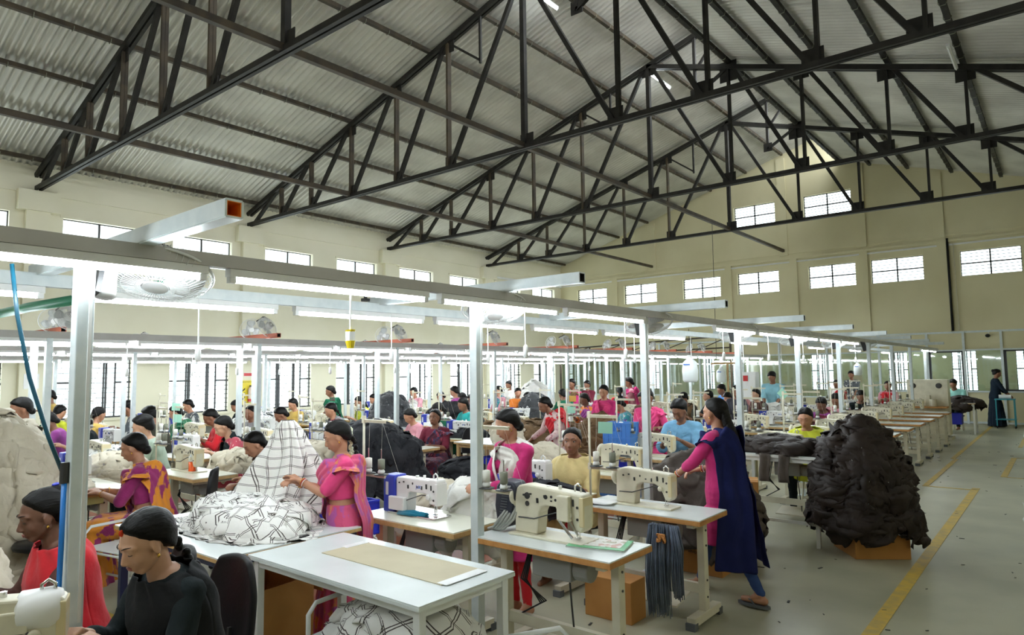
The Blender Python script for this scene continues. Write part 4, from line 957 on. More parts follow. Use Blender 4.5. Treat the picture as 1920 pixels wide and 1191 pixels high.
# cream machine cut by the lower left corner
T = machine('cream'); T['label'] = 'cream sewing machine in the lower left corner, turned along the aisle'; T.location = (-2.87, .86, .80); T.rotation_euler = (0, 0, 1.15); T.scale = (1.02,)*3
MB().lathe([(.055, 0), (.068, .01), (.072, .10), (.06, .13), (.03, .14)], (-.09, -.0, .225), 20, 'X').build('head_cover', M_jwhite, T, smooth=True); MB().bx(-.22, -.05, -.06, -.045, .10, .24).build('side_cover', M_cream, T, bevel=.006)
g = MB()
for x in (-.36, -.26): g.tube([(x, -.06, .20), (x-.05, -.065, .10), (x-.07, -.065, .02)], [.02, .016, .016], 8)
g.build('link_arms', M_dark, T, smooth=True)
put(P_TB['p'], (-3.10, .62, .02), 1.15, 'sewing table under the machine in the lower left corner')
# ---------------------------------------------------------------- plain work tables
def worktable(name, label, x0, x1, y0, y1, h, lam, edge, leg, th=.03, lw=.045, inset=.05, rail=True, cat='work table'):
    T = thing(name, label, cat, ((x0+x1)/2, (y0+y1)/2, 0)); w, d = (x1-x0)/2, (y1-y0)/2
    MB().bx(-w+.002, w-.002, -d+.002, d-.002, h-.008, h).build('tabletop', lam, T); MB().bx(-w, w, -d, d, h-th, h-.0085).build('edge_board', edge, T)
    for sx in (-1, 1):
        for sy in (-1, 1): MB().bx(sx*(w-inset)-lw/2, sx*(w-inset)+lw/2, sy*(d-inset)-lw/2, sy*(d-inset)+lw/2, 0, h-th).build('leg', leg, T, bevel=.003)
    if rail:
        r_ = MB()
        for s in (-1, 1): r_.bx(-w+inset, w-inset, s*(d-inset)-.015, s*(d-inset)+.015, h-th-.045, h-th); r_.bx(s*(w-inset)-.015, s*(w-inset)+.015, -d+inset, d-inset, h-th-.045, h-th)
        r_.build('rail', leg, T)
    return T
WT = worktable('inspection_table', 'white laminate table with beige sheet taped on top, front centre', -3.86, -2.36, 2.18, 2.88, .78, M_lam, M_lam, M_wleg, th=.025)
pl = thing('pressing_sheet', 'beige hardboard sheet taped on the front white table', 'sheet', (-3.0, 2.62, .7805)); MB().bx(-.52, .50, -.155, .17, 0, .004).build('hardboard', mat('beige_board', (.52, .46, .31), .6, c2=(.48, .42, .28), ns=4), pl)
MB().bx(.46, .53, -.15, .16, .004, .006).build('tape_strip', M_white, pl); MB().bx(-.54, -.48, .0, .17, .004, .006).build('tape_strip', M_white, pl)
PT = worktable('cutting_table', 'white topped table with navy legs holding the checked cloth', -5.42, -3.90, 2.02, 3.06, .78, M_lam, M_edgel, M_navy, lw=.05)
WG = worktable('garment_table', 'high white table with dark brown garments beside the brown heap', -2.98, -2.02, 7.42, 8.12, .93, M_lam, M_wleg, M_wleg, th=.03, lw=.04)
MB().bx(-.44, .44, -.31, -.28, .22, .25).build('foot_rail', M_wleg, WG)
worktable('garment_table', 'work table under the large grey garment heap', -8.0, -6.9, 5.35, 6.2, .62, M_lam, M_legc, M_wleg)
worktable('garment_table', 'work table under the brown garments, before the standing woman in magenta', -8.6, -6.0, 9.2, 9.9, .82, M_lamc, M_edgel, M_wleg)
worktable('inspection_table', 'pale table before the leaning woman in the red vest', -6.75, -5.95, 6.9, 7.6, .88, M_lam, M_edgel, M_edgel)
worktable('packing_table', 'table with a dark cloth at the far end beside the teal-shirted man', -3.2, -1.95, 22.2, 22.9, .85, M_lam, M_edgel, M_wleg)
for i, (x, y) in enumerate(((-9.9, 12.6), (-11.2, 14.6), (-7.0, 13.5), (-6.6, 17.0))): worktable('packing_table', 'pale packing table far back in the middle, %s from the left' % ORD[i], x-.7, x+.7, y-.35, y+.35, .85, M_lam, M_edgel, M_wleg)
# tubular trolley bench under the white table and the others like it
def bench(label, x, y, rz, h=.45, w=.62, d=.40, hh=.16, m=M_wleg):
    T = thing('tubular_bench', label, 'trolley bench', (x, y, 0), rz); MB().bx(-w/2, w/2, -d/2, d/2, h-.012, h).build('tray', M_lam, T, bevel=.003)
    for s in (-1, 1): MB().tube([(s*w/2, -d/2, 0), (s*w/2, -d/2, h+hh-.05), (s*w/2, -d/2+.05, h+hh), (s*w/2, d/2-.05, h+hh), (s*w/2, d/2, h+hh-.05), (s*w/2, d/2, 0)], .013, 10).build('hoop_leg', m, T, smooth=True)
    MB().cyl((-w/2, -d/2, h-.03), (w/2, -d/2, h-.03), .010).cyl((-w/2, d/2, h-.03), (w/2, d/2, h-.03), .010).cyl((-w/2, 0, .15), (w/2, 0, .15), .010).build('stretcher', m, T, smooth=True); return T
bench('white tubular bench under the front white table, checked cloth on it', -2.95, 2.42, .12)
bench('white tubular bench at the lower right of the magazine table', -1.98, 2.75, -.5, h=.36, hh=.12)
bench('grey tubular bench with the blue crate, behind the checked cloth table', -6.0, 3.75, .0, h=.42, w=.75, d=.5)
bench('grey tubular bench beside the woman in orange and magenta', -6.25, 2.45, .2, h=.42, w=.6, d=.4)
bench('grey tubular bench under dark cloth beside the woman in maroon', -6.45, 6.9, 0, h=.50, w=.7, d=.5, hh=.02)
bench('low grey bench carrying the large blue crates', -5.6, 7.1, 0, h=.36, w=1.3, d=.6, hh=.02)
# crates
def crate(label, x, y, z, rz, w=.60, d=.40, h=.30, m=M_bluecrate):
    T = thing('plastic_crate', label, 'crate', (x, y, z), rz); t = .012; b = MB()
    b.bx(-w/2, w/2, -d/2, d/2, 0, .012)
    for s in (-1, 1):
        hz0, hz1 = h*.72, h*.86
        for (u0, u1, z0, z1) in ((-w/2, -.07, 0, h), (.07, w/2, 0, h), (-.07, .07, 0, hz0), (-.07, .07, hz1, h)): b.bx(u0, u1, s*(d/2)-t/2*s-t/2, s*(d/2)-t/2*s+t/2, z0, z1)
        for (u0, u1, z0, z1) in ((-d/2, -.06, 0, h), (.06, d/2, 0, h), (-.06, .06, 0, hz0), (-.06, .06, hz1, h)): b.bx(s*(w/2)-t/2*s-t/2, s*(w/2)-t/2*s+t/2, u0, u1, z0, z1)
    b.build('crate_body', m, T)
    r_ = MB()
    for z0 in (.01, h*.5, h-.02):
        for s in (-1, 1): r_.bx(-w/2-.008, w/2+.008, s*(d/2+.004)-.005, s*(d/2+.004)+.005, z0, z0+.018); r_.bx(s*(w/2+.004)-.005, s*(w/2+.004)+.005, -d/2-.008, d/2+.008, z0, z0+.018)
    for i in range(7):
        x_ = -w/2+w*i/6
        for s in (-1, 1): r_.bx(x_-.006, x_+.006, s*(d/2+.004)-.004, s*(d/2+.004)+.004, 0, h)
    r_.build('ribs', m, T); return T
crate('royal blue crate with cream cloth, left of the checked cloth table', -6.0, 3.75, .425, .08, .62, .42, .30)
crate('royal blue crate behind the hanging checked cloth', -5.35, 3.95, .36, .05, .60, .40, .32)
crate('large royal blue crate behind the woman in the pink tunic, left one', -5.95, 7.12, .365, .05, .62, .5, .34)
crate('large royal blue crate heaped with cream cloth, right one of the pair', -5.25, 7.1, .365, -.1, .62, .5, .36)
crate('small royal blue crate behind the thread stand with mint card', -5.0, 8.6, .4, .1, .45, .35, .30)
T = crate('light blue slatted crate standing on its end by the blue-shirted man', -4.42, 7.55, .80, .1, .36, .26, .40, M_ltblue)
crate('light blue crate lying under the table of the blue-shirted man', -4.0, 6.9, .42, .0, .5, .36, .14, M_ltblue)
crate('royal blue crate under the far packing table', -2.6, 22.5, .25, 0, .6, .4, .3)
bench('low bench under the flat light blue crate', -4.0, 6.9, 0, h=.42, w=.5, d=.36, hh=.01)
bench('low bench under the small royal blue crate', -5.0, 8.6, 0, h=.40, w=.5, d=.36, hh=.01)
bench('low bench under the crate behind the hanging checked cloth', -5.35, 3.95, 0, h=.36, w=.6, d=.36, hh=.01)
# cartons
def carton(label, x, y, z, rz, w, d, h, open_=False, tape=True):
    T = thing('cardboard_box', label, 'cardboard box', (x, y, z), rz)
    if open_:
        b = MB(); t = .006
        b.bx(-w/2, w/2, -d/2, d/2, 0, t)
        for s in (-1, 1): b.bx(-w/2, w/2, s*d/2-t/2, s*d/2+t/2, 0, h); b.bx(s*w/2-t/2, s*w/2+t/2, -d/2, d/2, 0, h)
        b.build('carton_body', M_card, T)
        for s in (-1, 1): MB().box((0, s*(d/2+.05), h-.06), (w*.98, .006, .16), m=rotx(s*.5)).build('flap', M_card, T); 
    else: MB().bx(-w/2, w/2, -d/2, d/2, 0, h).build('carton_body', M_card, T, bevel=.004)
    if tape: MB().bx(-w/2-.001, w/2+.001, -.03, .03, h*.3 if not open_ else 0, h+.001 if not open_ else .002).build('packing_tape', M_tape, T)
    return T
carton('brown cardboard box under the heap of dark brown garments', -1.62, 7.62, 0, .62, .52, .52, .44, tape=False)
T = carton('upper cardboard box of the stack behind the woman with the navy scarf', -2.72, 7.42-.35, .42, .35, .36, .34, .28); carton('lower cardboard box of the stack behind the woman with the navy scarf', -2.72, 7.07, 0, .35, .40, .38, .42)
T = carton('large printed cardboard box under the grey-brown garments', -2.78, 6.12, 0, .02, .62, .42, .60, tape=False)
for i, (s_, z) in enumerate((('Country of Origin - INDIA', .20), ('Carton of', .27), ('Gross Weight -', .34), ('Net Weight -', .42), ('Measurement -', .50))): text_mesh(s_, .034, M_ink, T, (.24, -.2115, z), (pi/2, pi, 0), 'lettering')
carton('open cardboard box beside the navy table leg', -4.25, 2.52, 0, .1, .50, .42, .50, open_=True)
T = carton('small wire ribbed cardboard box under the magazine table', -2.75, 4.55, .0, 0, .40, .22, .30, tape=False)
# big cabinet machine at the far end of the aisle row
T = thing('control_cabinet', 'tall cream machine cabinet with two round vents at the far right', 'machine cabinet', (-2.78, 20.6, 0))
MB().bx(-.50, .42, -.12, .30, .10, 1.52).build('cabinet_shell', M_cream, T, bevel=.01); MB().bx(-.52, .46, -.3, .34, 0, .06).build('base_frame', M_legc, T)
for x in (-.36, .22):
    MB().lathe([(.07, 0), (.065, -.012), (.05, -.014)], (x, -.12, 1.36), 20, 'Y').build('round_vent', M_dark, T, smooth=True)
MB().bx(-.5, .42, -.55, -.13, .80, .84).build('work_shelf', M_edge, T); m = MB(); m.bx(-.30, -.1, -.5, -.3, .84, 1.02); m.cyl((.1, -.35, .84), (.1, -.35, 1.02), .09); m.bx(-.05, .05, -.4, -.2, .84, 1.12); m.build('sewing_unit', M_cream, T, bevel=.01)
T = thing('control_cabinet', 'narrow tall white cabinet with a red sticker in front of the partition', 'machine cabinet', (-6.15, 17.0, 0)); MB().bx(-.16, .16, -.14, .14, 0, 1.78).build('cabinet_shell', M_jwhite, T, bevel=.01); MB().box((-.09, -.143, 1.62), (.12, .004, .14)).build('red_sticker', mat('red_paint', (.55, .03, .03), .4), T)
T = thing('garment_trolley', 'teal steel trolley at the far right wall', 'trolley', (-1.45, 25.0, 0))
for sx in (-.22, .22):
    for sy in (-.2, .2): L = MB().bx(sx-.015, sx+.015, sy-.015, sy+.015, .08, .86).build('leg', mat('teal_steel', (.03, .25, .30), .4), T); MB().cyl((sx-.012, sy, .04), (sx+.012, sy, .04), .04).build('caster', M_black, L)
MB().bx(-.25, .25, -.23, .23, .84, .87).bx(-.25, .25, -.23, .23, .25, .27).build('shelf', mat('teal_steel', (.03, .25, .30), .4), T); MB().cyl((-.15, 0, .93), (.15, 0, .93), .06).build('cloth_roll', M_white, T)
# ================================================================ cloth heaps
def rid(p, k=1.0): return (1-min(1, abs(noise.noise(p*k))*2.6))**2
def heap(name, label, loc, rx, ry, h, m, seed=0, npatch=30, ps=.3, hang=.0, rz=0, group=None, cat='cloth heap', fold=.022, kind='stuff', pw=.55, ragged=0):
    """crumpled cloth: a lumpy dome and many loose pieces laid over it, everything pushed out along its surface by sharp folds"""
    r0 = random.Random(seed); b = MB(); R_ = (rx+ry)/2; LT = sqrt(R_*R_+h*h)*1.1; sv = V((seed*1.7, seed*.9, seed*2.3))
    def surf(t, a):
        lump = 1+.20*noise.noise(V((cos(a)*1.1, sin(a)*1.1, t*1.6))+sv)+.10*noise.noise(V((cos(a)*2.6, sin(a)*2.6, t*4))+sv)
        if t <= 1: q = sin(max(t, 0)*pi/2)**(.75+pw*.5); z = h*max(0, cos(t*pi/2))**(pw*1.35); return V((rx*q*cos(a)*lump, ry*q*sin(a)*lump, z*(.9+.2*lump-.1)))
        e = (t-1)*LT; g = rx*.10*min(1, e/.1); return V(((rx+g)*cos(a)*lump, (ry+g)*sin(a)*lump, -e))
    def nrm(t, a):
        e = .02; u = surf(t+e, a)-surf(t-e if t > e else 0, a); v = surf(t, a+e*3)-surf(t, a-e*3); n = v.cross(u)
        if n.length < 1e-9: return V((0, 0, 1))
        n.normalize(); return -n if n.dot(V((cos(a)*.3, sin(a)*.3, .3))) < 0 else n
    def crease(p, th, k=1.0):
        q = V((p.x*cos(th)+p.y*sin(th), (p.y*cos(th)-p.x*sin(th))*.45, p.z*1.5)); w = V((noise.noise(p*5+sv), noise.noise(p*5-sv), noise.noise(p*4+sv*2)))*.09; q = (q+w)*k
        return fold*(1.7*rid(q, 2.6)+.95*rid(q, 5.5)+.22*rid(q, 13))
    n, k = 26, 76; P = []; UV = []; tm = 1+min(hang*.7, .3)/LT
    for i in range(n):
        for j in range(k+1):
            t = tm*i/(n-1); a = 2*pi*j/k; p = surf(t, a); p = p+nrm(t, a)*crease(p, .4); p.z = max(p.z, .002) if not hang else p.z; P.append(p); UV.append((a*R_, t*LT))
    b.grid(P, n, k+1, UV); tmax = 1+hang/LT
    for q in range(npatch):
        t0 = sqrt(r0.random())*(tmax*.96 if hang else .9); a0 = r0.random()*2*pi; rot = r0.random()*pi; s1 = ps*(.7+.7*r0.random()); s2 = ps*(.45+.6*r0.random()); n = 15; P = []; UV = []; th = r0.random()*pi; lift = .006+.03*r0.random(); off = V((r0.random(), r0.random(), r0.random()))*7
        for i in range(n):
            for j in range(n):
                u = (i/(n-1)-.5); v = (j/(n-1)-.5); wob = 1+.25*noise.noise(V((u*3, v*3, q))); x = u*s1*wob; y = v*s2*wob; du = x*cos(rot)-y*sin(rot); dv = x*sin(rot)+y*cos(rot)
                t = t0+dv/LT; rr = max(.25, sin(min(1, max(.05, t))*pi/2)); a = a0+du/(R_*rr)
                if t < 0: t = -t; a += pi
                p = surf(t, a); e = max(abs(u), abs(v))*2; p = p+nrm(t, a)*(lift*(.35+.65*(1-e**4))+crease(p+off, th, 1.1)+.012*e*noise.noise(p*14+off)*(3 if ragged else 1))
                if not hang: p.z = max(p.z, .003)
                P.append(p); UV.append((x+q*.31, y+q*.17))
        b.grid(P, n, n, UV)
    for q in range(ragged):     # loose tongues hanging from the lower edge
        a0 = r0.random()*2*pi; L_ = .05+.13*r0.random(); w = .05+.09*r0.random(); t0 = tmax-.12*r0.random(); P = []; UV = []; o_ = r0.random()*.05
        for i in range(9):
            for j in range(6):
                u = j/5-.5; p = surf(t0, a0+u*w/R_)+V((cos(a0), sin(a0), 0))*(.02+o_+.02*sin(i*.8+q)+.015*sin(j*1.7+q)); p.z -= L_*i/8*(1-.5*abs(u)*(q % 3)); P.append(p); UV.append((u*w, L_*i/8))
        b.grid(P, 9, 6, UV)
    o = b.build(name, m, smooth=True, fixn=False, mods=[('SOLIDIFY', dict(thickness=.003))])
    o.location = loc; o.rotation_euler = (0, 0, rz); tag(o, label, cat, group, kind); return o
C_brown = mat('dark_brown_twill', (.027, .0175, .0135), .55, spec=.25, c2=(.016, .0105, .0085), ns=5, bump=.2, bs=40)
C_char = cloth('charcoal_denim', (.030, .031, .037), (.019, .020, .024), .8)
C_gbrown = cloth('grey_brown_twill', (.10, .082, .07), (.07, .057, .048), .75)
C_tan = cloth('olive_brown_cotton', (.17, .105, .05), (.11, .065, .03), .8)
C_cream = cloth('cream_cotton', (.66, .60, .47), (.58, .52, .40)); C_whitec = cloth('white_cotton', (.74, .73, .68), (.66, .65, .61)); C_black = cloth('black_cotton', (.02, .02, .022))
C_plaid = plaid('checked_cotton'); C_leaf = pattern('white_leaf_print', (.72, .72, .68), [(.10, .11, .12)], 16, .44); C_dleaf = pattern('dark_leaf_print', (.025, .027, .03), [(.45, .45, .45)], 14, .30)
HB = heap('garment_heap', 'tall heap of dark brown garments spilling over a cardboard box', (-1.69, 7.70, .44), .44, .38, .82, C_brown, 3, 90, .46, hang=.12, fold=.040, pw=.62, ragged=60)
_vs = [v for v in HB.data.vertices if v.normal.y < .1 and v.normal.z > -.2]; sb = MB(); _r = random.Random(2)
for i in range(70):
    v = _r.choice(_vs); sb.box(v.co+v.normal*.005, (.022, .003, .003), m=Euler((_r.random()*3, _r.random()-.5, _r.random()*3)).to_matrix())
sb.build('thread_ends', M_white, HB)['kind'] = 'stuff'
heap('garment_heap', 'dark brown garments laid along the high white table', (-2.52, 7.75, .93), .50, .30, .13, C_brown, 5, 26, .3, fold=.02)
for i, x in enumerate((-2.62, -2.42)):
    b = MB(); P = []
    for a in range(10):
        for c in range(6): P.append((x+c*.022+.006*sin(a*.7+i), 7.405-.012*sin(c*1.3)-.004*a, .94-.032*a))
    b.grid(P, 10, 6); o = b.build('hanging_garment', C_gbrown, smooth=True, fixn=False, mods=[('SOLIDIFY', dict(thickness=.006))]); tag(o, 'dark trouser leg hanging over the front edge of the high white table, %s' % ['left one', 'right one'][i], 'garment')
heap('garment_heap', 'grey-brown garments piled on the third table beside the woman with the navy scarf', (-2.78, 6.22, .60), .46, .36, .42, C_gbrown, 11, 46, .36, hang=.30, fold=.03)
heap('garment_heap', 'large rounded heap of charcoal garments on a white table', (-7.15, 5.75, .62), .66, .50, .56, C_char, 14, 70, .5, hang=.30, fold=.03, pw=.45)
heap('garment_heap', 'charcoal garments lying on the table before the woman in maroon', (-7.75, 6.75, .78), .38, .24, .10, C_char, 15, 16, .28, hang=.12)
heap('garment_heap', 'charcoal garments over the bench beside the woman in maroon', (-6.45, 6.9, .50), .42, .32, .14, C_char, 16, 26, .32, hang=.2)
heap('garment_heap', 'black leaf-printed garments heaped far left behind the charcoal heap', (-10.6, 9.0, .80), .42, .36, .62, C_dleaf, 17, 60, .4, hang=.2, fold=.03)
heap('garment_heap', 'second dark leaf-printed heap right of the tall dark one', (-9.5, 9.7, .80), .55, .4, .42, C_black, 18, 40, .4, hang=.2, fold=.03)
heap('garment_heap', 'dark printed garments heaped behind the maroon sari woman', (-9.2, 12.0, .85), .35, .3, .5, C_dleaf, 19, 30, .3, hang=.1)
heap('garment_heap', 'navy grey garments on the table behind the woman in maroon', (-7.9, 8.3, .78), .5, .22, .12, C_char, 20, 20, .3, hang=.1)
heap('garment_heap', 'olive brown garments along the table before the magenta women', (-7.3, 9.5, .82), 1.20, .30, .13, C_tan, 21, 60, .42, hang=.18, fold=.03)
heap('garment_heap', 'olive brown garments held up beside the woman in net pink', (-5.75, 9.2, .82), .32, .2, .34, C_tan, 22, 34, .40, hang=.35, fold=.03, pw=.8)
heap('garment_heap', 'tall pile of white leaf-printed cloth at the far middle', (-11.0, 14.3, .85), .55, .42, .72, C_whitec, 23, 50, .45, hang=.2, fold=.03, pw=.9)
heap('garment_heap', 'white leaf-printed cloth heaped beside the fire board post', (-11.9, 6.9, .78), .55, .4, .34, C_leaf, 24, 34, .35, hang=.1, fold=.03)
heap('garment_heap', 'white leaf-printed cloth spread on the fourth row', (-9.6, 5.5, .78), .5, .35, .22, C_leaf, 25, 26, .3, hang=.1)
heap('garment_heap', 'white leaf-printed cloth beside the man in pale green', (-9.3, 3.35, .78), .45, .25, .16, C_leaf, 26, 20, .28, hang=.05)
heap('cloth_heap', 'tall heap of cream cloth at the left edge of the picture', (-7.55, 1.80, .62), .55, .42, .88, C_cream, 27, 50, .48, hang=.45, fold=.035, pw=.6)
heap('cloth_heap', 'cream cloth hanging in the lower left corner behind the dark-skinned woman', (-4.55, .78, .45), .40, .35, .75, C_cream, 28, 36, .45, hang=.4, fold=.035)
heap('cloth_heap', 'cream cloth lying on the third row table behind the orange sari woman', (-8.45, 3.15, .78), .42, .30, .17, C_cream, 29, 24, .35, hang=.1)
heap('cloth_heap', 'cream cloth bundle right of the orange sari woman', (-7.75, 4.25, .78), .42, .24, .15, C_cream, 30, 20, .3, hang=.08)
heap('cloth_heap', 'cream cloth overflowing the blue crate at the left', (-6.1, 3.66, .64), .34, .24, .14, C_cream, 31, 20, .30, hang=.22)
heap('cloth_heap', 'cream cloth heaped in the large blue crate', (-5.3, 7.1, .62), .30, .24, .26, C_cream, 32, 20, .30, hang=.0)
heap('cloth_heap', 'folded cream cloth stack behind the woman in the pink tunic', (-6.05, 7.25, .88), .20, .16, .26, C_cream, 33, 20, .3, hang=.0, pw=.3)
heap('cloth_heap', 'cream cloth on the third table row, behind the raised checked cloth', (-7.75, 5.3, .78), .42, .22, .15, C_cream, 34, 20, .3, hang=.05)
heap('cloth_heap', 'cream cloth between the magazine table and the charcoal heap', (-5.1, 5.0, .40), .40, .30, .30, C_cream, 35, 26, .30, hang=.05); bench('low bench under cream cloth behind the nearest white machine', -5.1, 5.0, 0, h=.40, w=.8, d=.5, hh=.01)
heap('cloth_heap', 'white translucent cloth in the hands of the woman in the pink tunic', (-3.62, 3.98, .78), .26, .18, .20, C_whitec, 36, 16, .28, hang=.3)
heap('cloth_heap', 'charcoal fabric pieces under the hands of the woman in pale yellow', (-3.62, 4.86, .78), .34, .14, .08, C_char, 37, 16, .2, hang=.08)
heap('garment_heap', 'dark brown garment lying on the far packing table', (-2.3, 22.5, .85), .45, .25, .14, C_brown, 38, 16, .3, hang=.15)
heap('cloth_heap', 'white cloth bundle on the far table by the standing man in light blue', (-5.15, 15.85, .82), .6, .3, .22, C_whitec, 39, 20, .4, hang=.1)
worktable('packing_table', 'table with white bundles before the standing man in light blue', -5.9, -4.5, 15.5, 16.2, .82, M_lam, M_edgel, mat('teal_steel', (.03, .25, .30), .4))
worktable('cutting_table', 'low table carrying the cream heap at the left edge', -8.1, -7.05, 1.45, 2.15, .62, M_lam, M_edgel, M_wleg)
worktable('garment_table', 'table under the tall dark leaf-printed heap', -11.2, -9.0, 8.6, 10.2, .80, M_lam, M_edgel, M_wleg)
worktable('cutting_table', 'low table carrying cream cloth in the lower left corner', -5.0, -4.15, .45, 1.05, .45, M_lam, M_edgel, M_wleg)
# checked cloth: lying on the navy legged table, raised in the hands, and on the bench
heap('checked_cloth', 'white checked cloth lying in folds on the navy legged table', (-4.58, 2.60, .78), .56, .30, .13, C_plaid, 41, 12, .95, hang=.0, fold=.03, kind='thing', cat='cloth', pw=.4)
heap('checked_cloth', 'white checked cloth spilling over the bench under the white table', (-2.80, 2.48, .45), .42, .26, .16, C_plaid, 42, 14, .6, hang=.32, fold=.03, kind='thing', cat='cloth')
b = MB(); P = []; UV = []; n, k = 34, 64
for i in range(n):
    t = i/(n-1); z = 1.50-.68*t; w = .04+.30*t**.8; d_ = .03+.10*t
    for j in range(k):
        a = 1.92+2*pi*j/(k-1); f = 1+.26*sin(5*a+2.5*t+noise.noise(V((a, t*3, 0))))*min(1, t*2.5)+.14*sin(11*a-3*t)+.10*noise.noise(V((cos(a)*2, sin(a)*2, t*5)))
        P.append((-.10*t**1.5*1.2+w*cos(a)*f+.10*t*(1-t), d_*sin(a)*f, z-.05*t*abs(sin(2.5*a)))); UV.append(((a-1.92-pi)*(.10+.26*t), t*.95))
b.grid(P, n, k, UV); o = b.build('checked_cloth', C_plaid, smooth=True, fixn=False, mods=[('SOLIDIFY', dict(thickness=.003))]); o.location = (-4.72, 2.98, 0); o.rotation_euler = (0, 0, .65); tag(o, 'white checked cloth raised high by the woman in the pink sari', 'cloth')
# small things on the tables
T = thing('mobile_phone', 'black mobile phone on the corner of the navy legged table', 'phone', (-4.02, 2.62, .781), .2); MB().bx(-.078, .078, -.038, .038, 0, .010).build('phone_body', M_black, T, bevel=.004); MB().bx(-.070, .070, -.034, .034, .010, .0108).build('screen', mat('dark_screen', (.01, .01, .012), .08), T)
T = thing('thread_snips', 'black handled snips with cloth scraps on the navy legged table', 'scissors', (-5.18, 2.75, .782), -.3); MB().box((.06, 0, .008), (.10, .018, .012)).build('handle', M_black, T); MB().box((-.03, 0, .006), (.08, .008, .003)).build('blades', M_chrome, T)
T = thing('magazine', 'magazine with green border and food photos on the magazine table', 'magazine', (-2.28, 3.62, .781), .28)
MB().bx(-.19, .17, -.12, .13, 0, .008).build('pages', M_white, T); MB().box((-.005, .0, .0095), (.36, .25, .002)).build('green_cover', mat('cover_green', (.03, .35, .10), .35), T)
MB().box((-.01, .02, .0112), (.30, .20, .001)).build('cover_picture', pattern('food_print', (.75, .72, .66), [(.45, .16, .08), (.25, .22, .06)], 14, .42, .3), T)
T = thing('cloth_roll', 'teal cloth strip rolled beside the white machine with blue housing', 'cloth', (-3.86, 3.50, .782), .12)
for i in range(4): MB().tube([(-.13, -.018+.012*i, .012+.008*(i % 2)), (0, -.022+.013*i, .016+.012*(i % 2)), (.14, -.012+.010*i, .014+.008*(i % 2))], [.010, .014, .010], 8).build('fold', cloth('teal_cloth', (.01, .17, .27)), T, smooth=True)
T = thing('paper_sheets', 'crumpled white paper sheets beside the cream machine on the second table', 'paper', (-3.0, 4.74, .781), .1); P = []
for i in range(8):
    for j in range(8): P.append(((i/7-.5)*.30, (j/7-.5)*.20, .012+.02*abs(noise.noise(V((i*.35, j*.4, 2))))+.01*(i == 0)))
MB().grid(P, 8, 8).build('sheet', M_white, T, smooth=True, fixn=False, mods=[('SOLIDIFY', dict(thickness=.001))])
for i, (x, y, z, m_, w_, lab) in enumerate(((-2.86, 4.645, 1.40, 'mint_card', .115, 'mint green card clipped to the thread stand before the woman in pale yellow'), (-5.50, 8.03, 1.30, 'mint_card', .12, 'mint green card on the stand left of the big one'), (-6.33, 9.28, 1.40, 'orange_card', .12, 'orange card on the stand behind the woman in pale yellow'), (-8.9, 4.0, 1.46, 'mint_card', .12, 'mint green card by the left window, upper one'), (-8.9, 4.02, 1.31, 'mint_card', .13, 'mint green card by the left window, lower one'), (-3.70, 11.68, 1.43, 'mint_card', .15, 'mint green card turned on its corner at the far right posts'))):
    T = thing('marker_card', lab, 'card', (x, y, z), .5); MB().box((0, 0, 0), (w_, .003, w_*.8), m=(Matrix.Rotation(.78 if 'corner' in lab else .03, 3, 'Y'))).build('card_sheet', mat(m_, (.85, .48, .10) if 'orange' in m_ else (.35, .66, .52), .6), T)
put(TS, (-5.6, 8.05, .60), 0, 'thread stand holding the left mint card'); worktable('small_table', 'small table under the thread stand with the left mint card', -5.85, -5.3, 7.85, 8.25, .60, M_lam, M_edgel, M_wleg); put(TS, (-3.72, 11.70, .78), 0, 'thread stand holding the cornered mint card'); put(TS, (-8.95, 4.0, .75), 0, 'thread stand by the left window with two mint cards'); put(TS, (-6.45, 9.3, .82), 0, 'thread stand holding the orange card')
# mop of grey-blue yarn hanging under the second aisle table
T = thing('yarn_mop', 'grey blue yarn mop hanging from the second table of the first row', 'mop', (-2.30, 4.50, 0)); b = MB(); rr = random.Random(4)
for i in range(230):
    x = (rr.random()-.5)*.27; y = (rr.random()-.5)*.06; L = .52+.13*rr.random()-(.14 if x > .03 else 0); z1 = .742
    b.tube([(x*.8, y, z1), (x+.01*rr.random(), y-.01, z1-.15), (x*1.02+.012*(rr.random()-.5), y-.012, z1-L*.6), (x*1.0, y, z1-L)], .0036, 5)
b.build('yarn', cloth('slate_yarn', (.15, .18, .25), (.07, .09, .13)), T, smooth=True, fixn=False)['kind'] = 'stuff'
b = MB()
for i in range(20): a = rr.random()*6.3; b.tube([(.028*cos(a+u)+.012*sin(a*3), -.045, .655+.028*sin(a*2+u*1.3)) for u in (0, .6, 1.2, 1.8)], .007, 5)
b.build('orange_tie', mat('orange_yarn', (.60, .25, .07), .8), T, smooth=True)
T = thing('drink_bottle', 'plastic bottle with orange drink on the table of the cream machine at left', 'bottle', (-7.62, 3.62, .78)); MB().lathe([(.035, 0), (.038, .02), (.038, .12)], (0, 0, 0), 14).build('orange_drink', mat('orange_drink', (.85, .12, .02), .2), T, smooth=True); MB().lathe([(.038, .12), (.038, .17), (.015, .21), (.013, .23)], (0, 0, 0), 14).build('bottle_neck', M_jug, T, smooth=True); MB().cyl((0, 0, .23), (0, 0, .25), .016).build('cap', mat('red_paint', (.55, .03, .03), .4), T)
for i, (x, y) in enumerate(((-7.30, 2.42), (-7.42, 6.55))): T = thing('drawer_box', ['pale green drawer box under the table with the cream cloth corner', 'pale green drawer box under the table of the woman in maroon'][i], 'drawer', (x, y, .66)); MB().bx(-.14, .16, -.08, .14, 0, .075).build('drawer_shell', mat('pale_green_tin', (.50, .55, .22), .5), T, bevel=.004); MB().bx(-.02, .04, -.083, -.08, .03, .045).build('drawer_handle', M_dark, T)
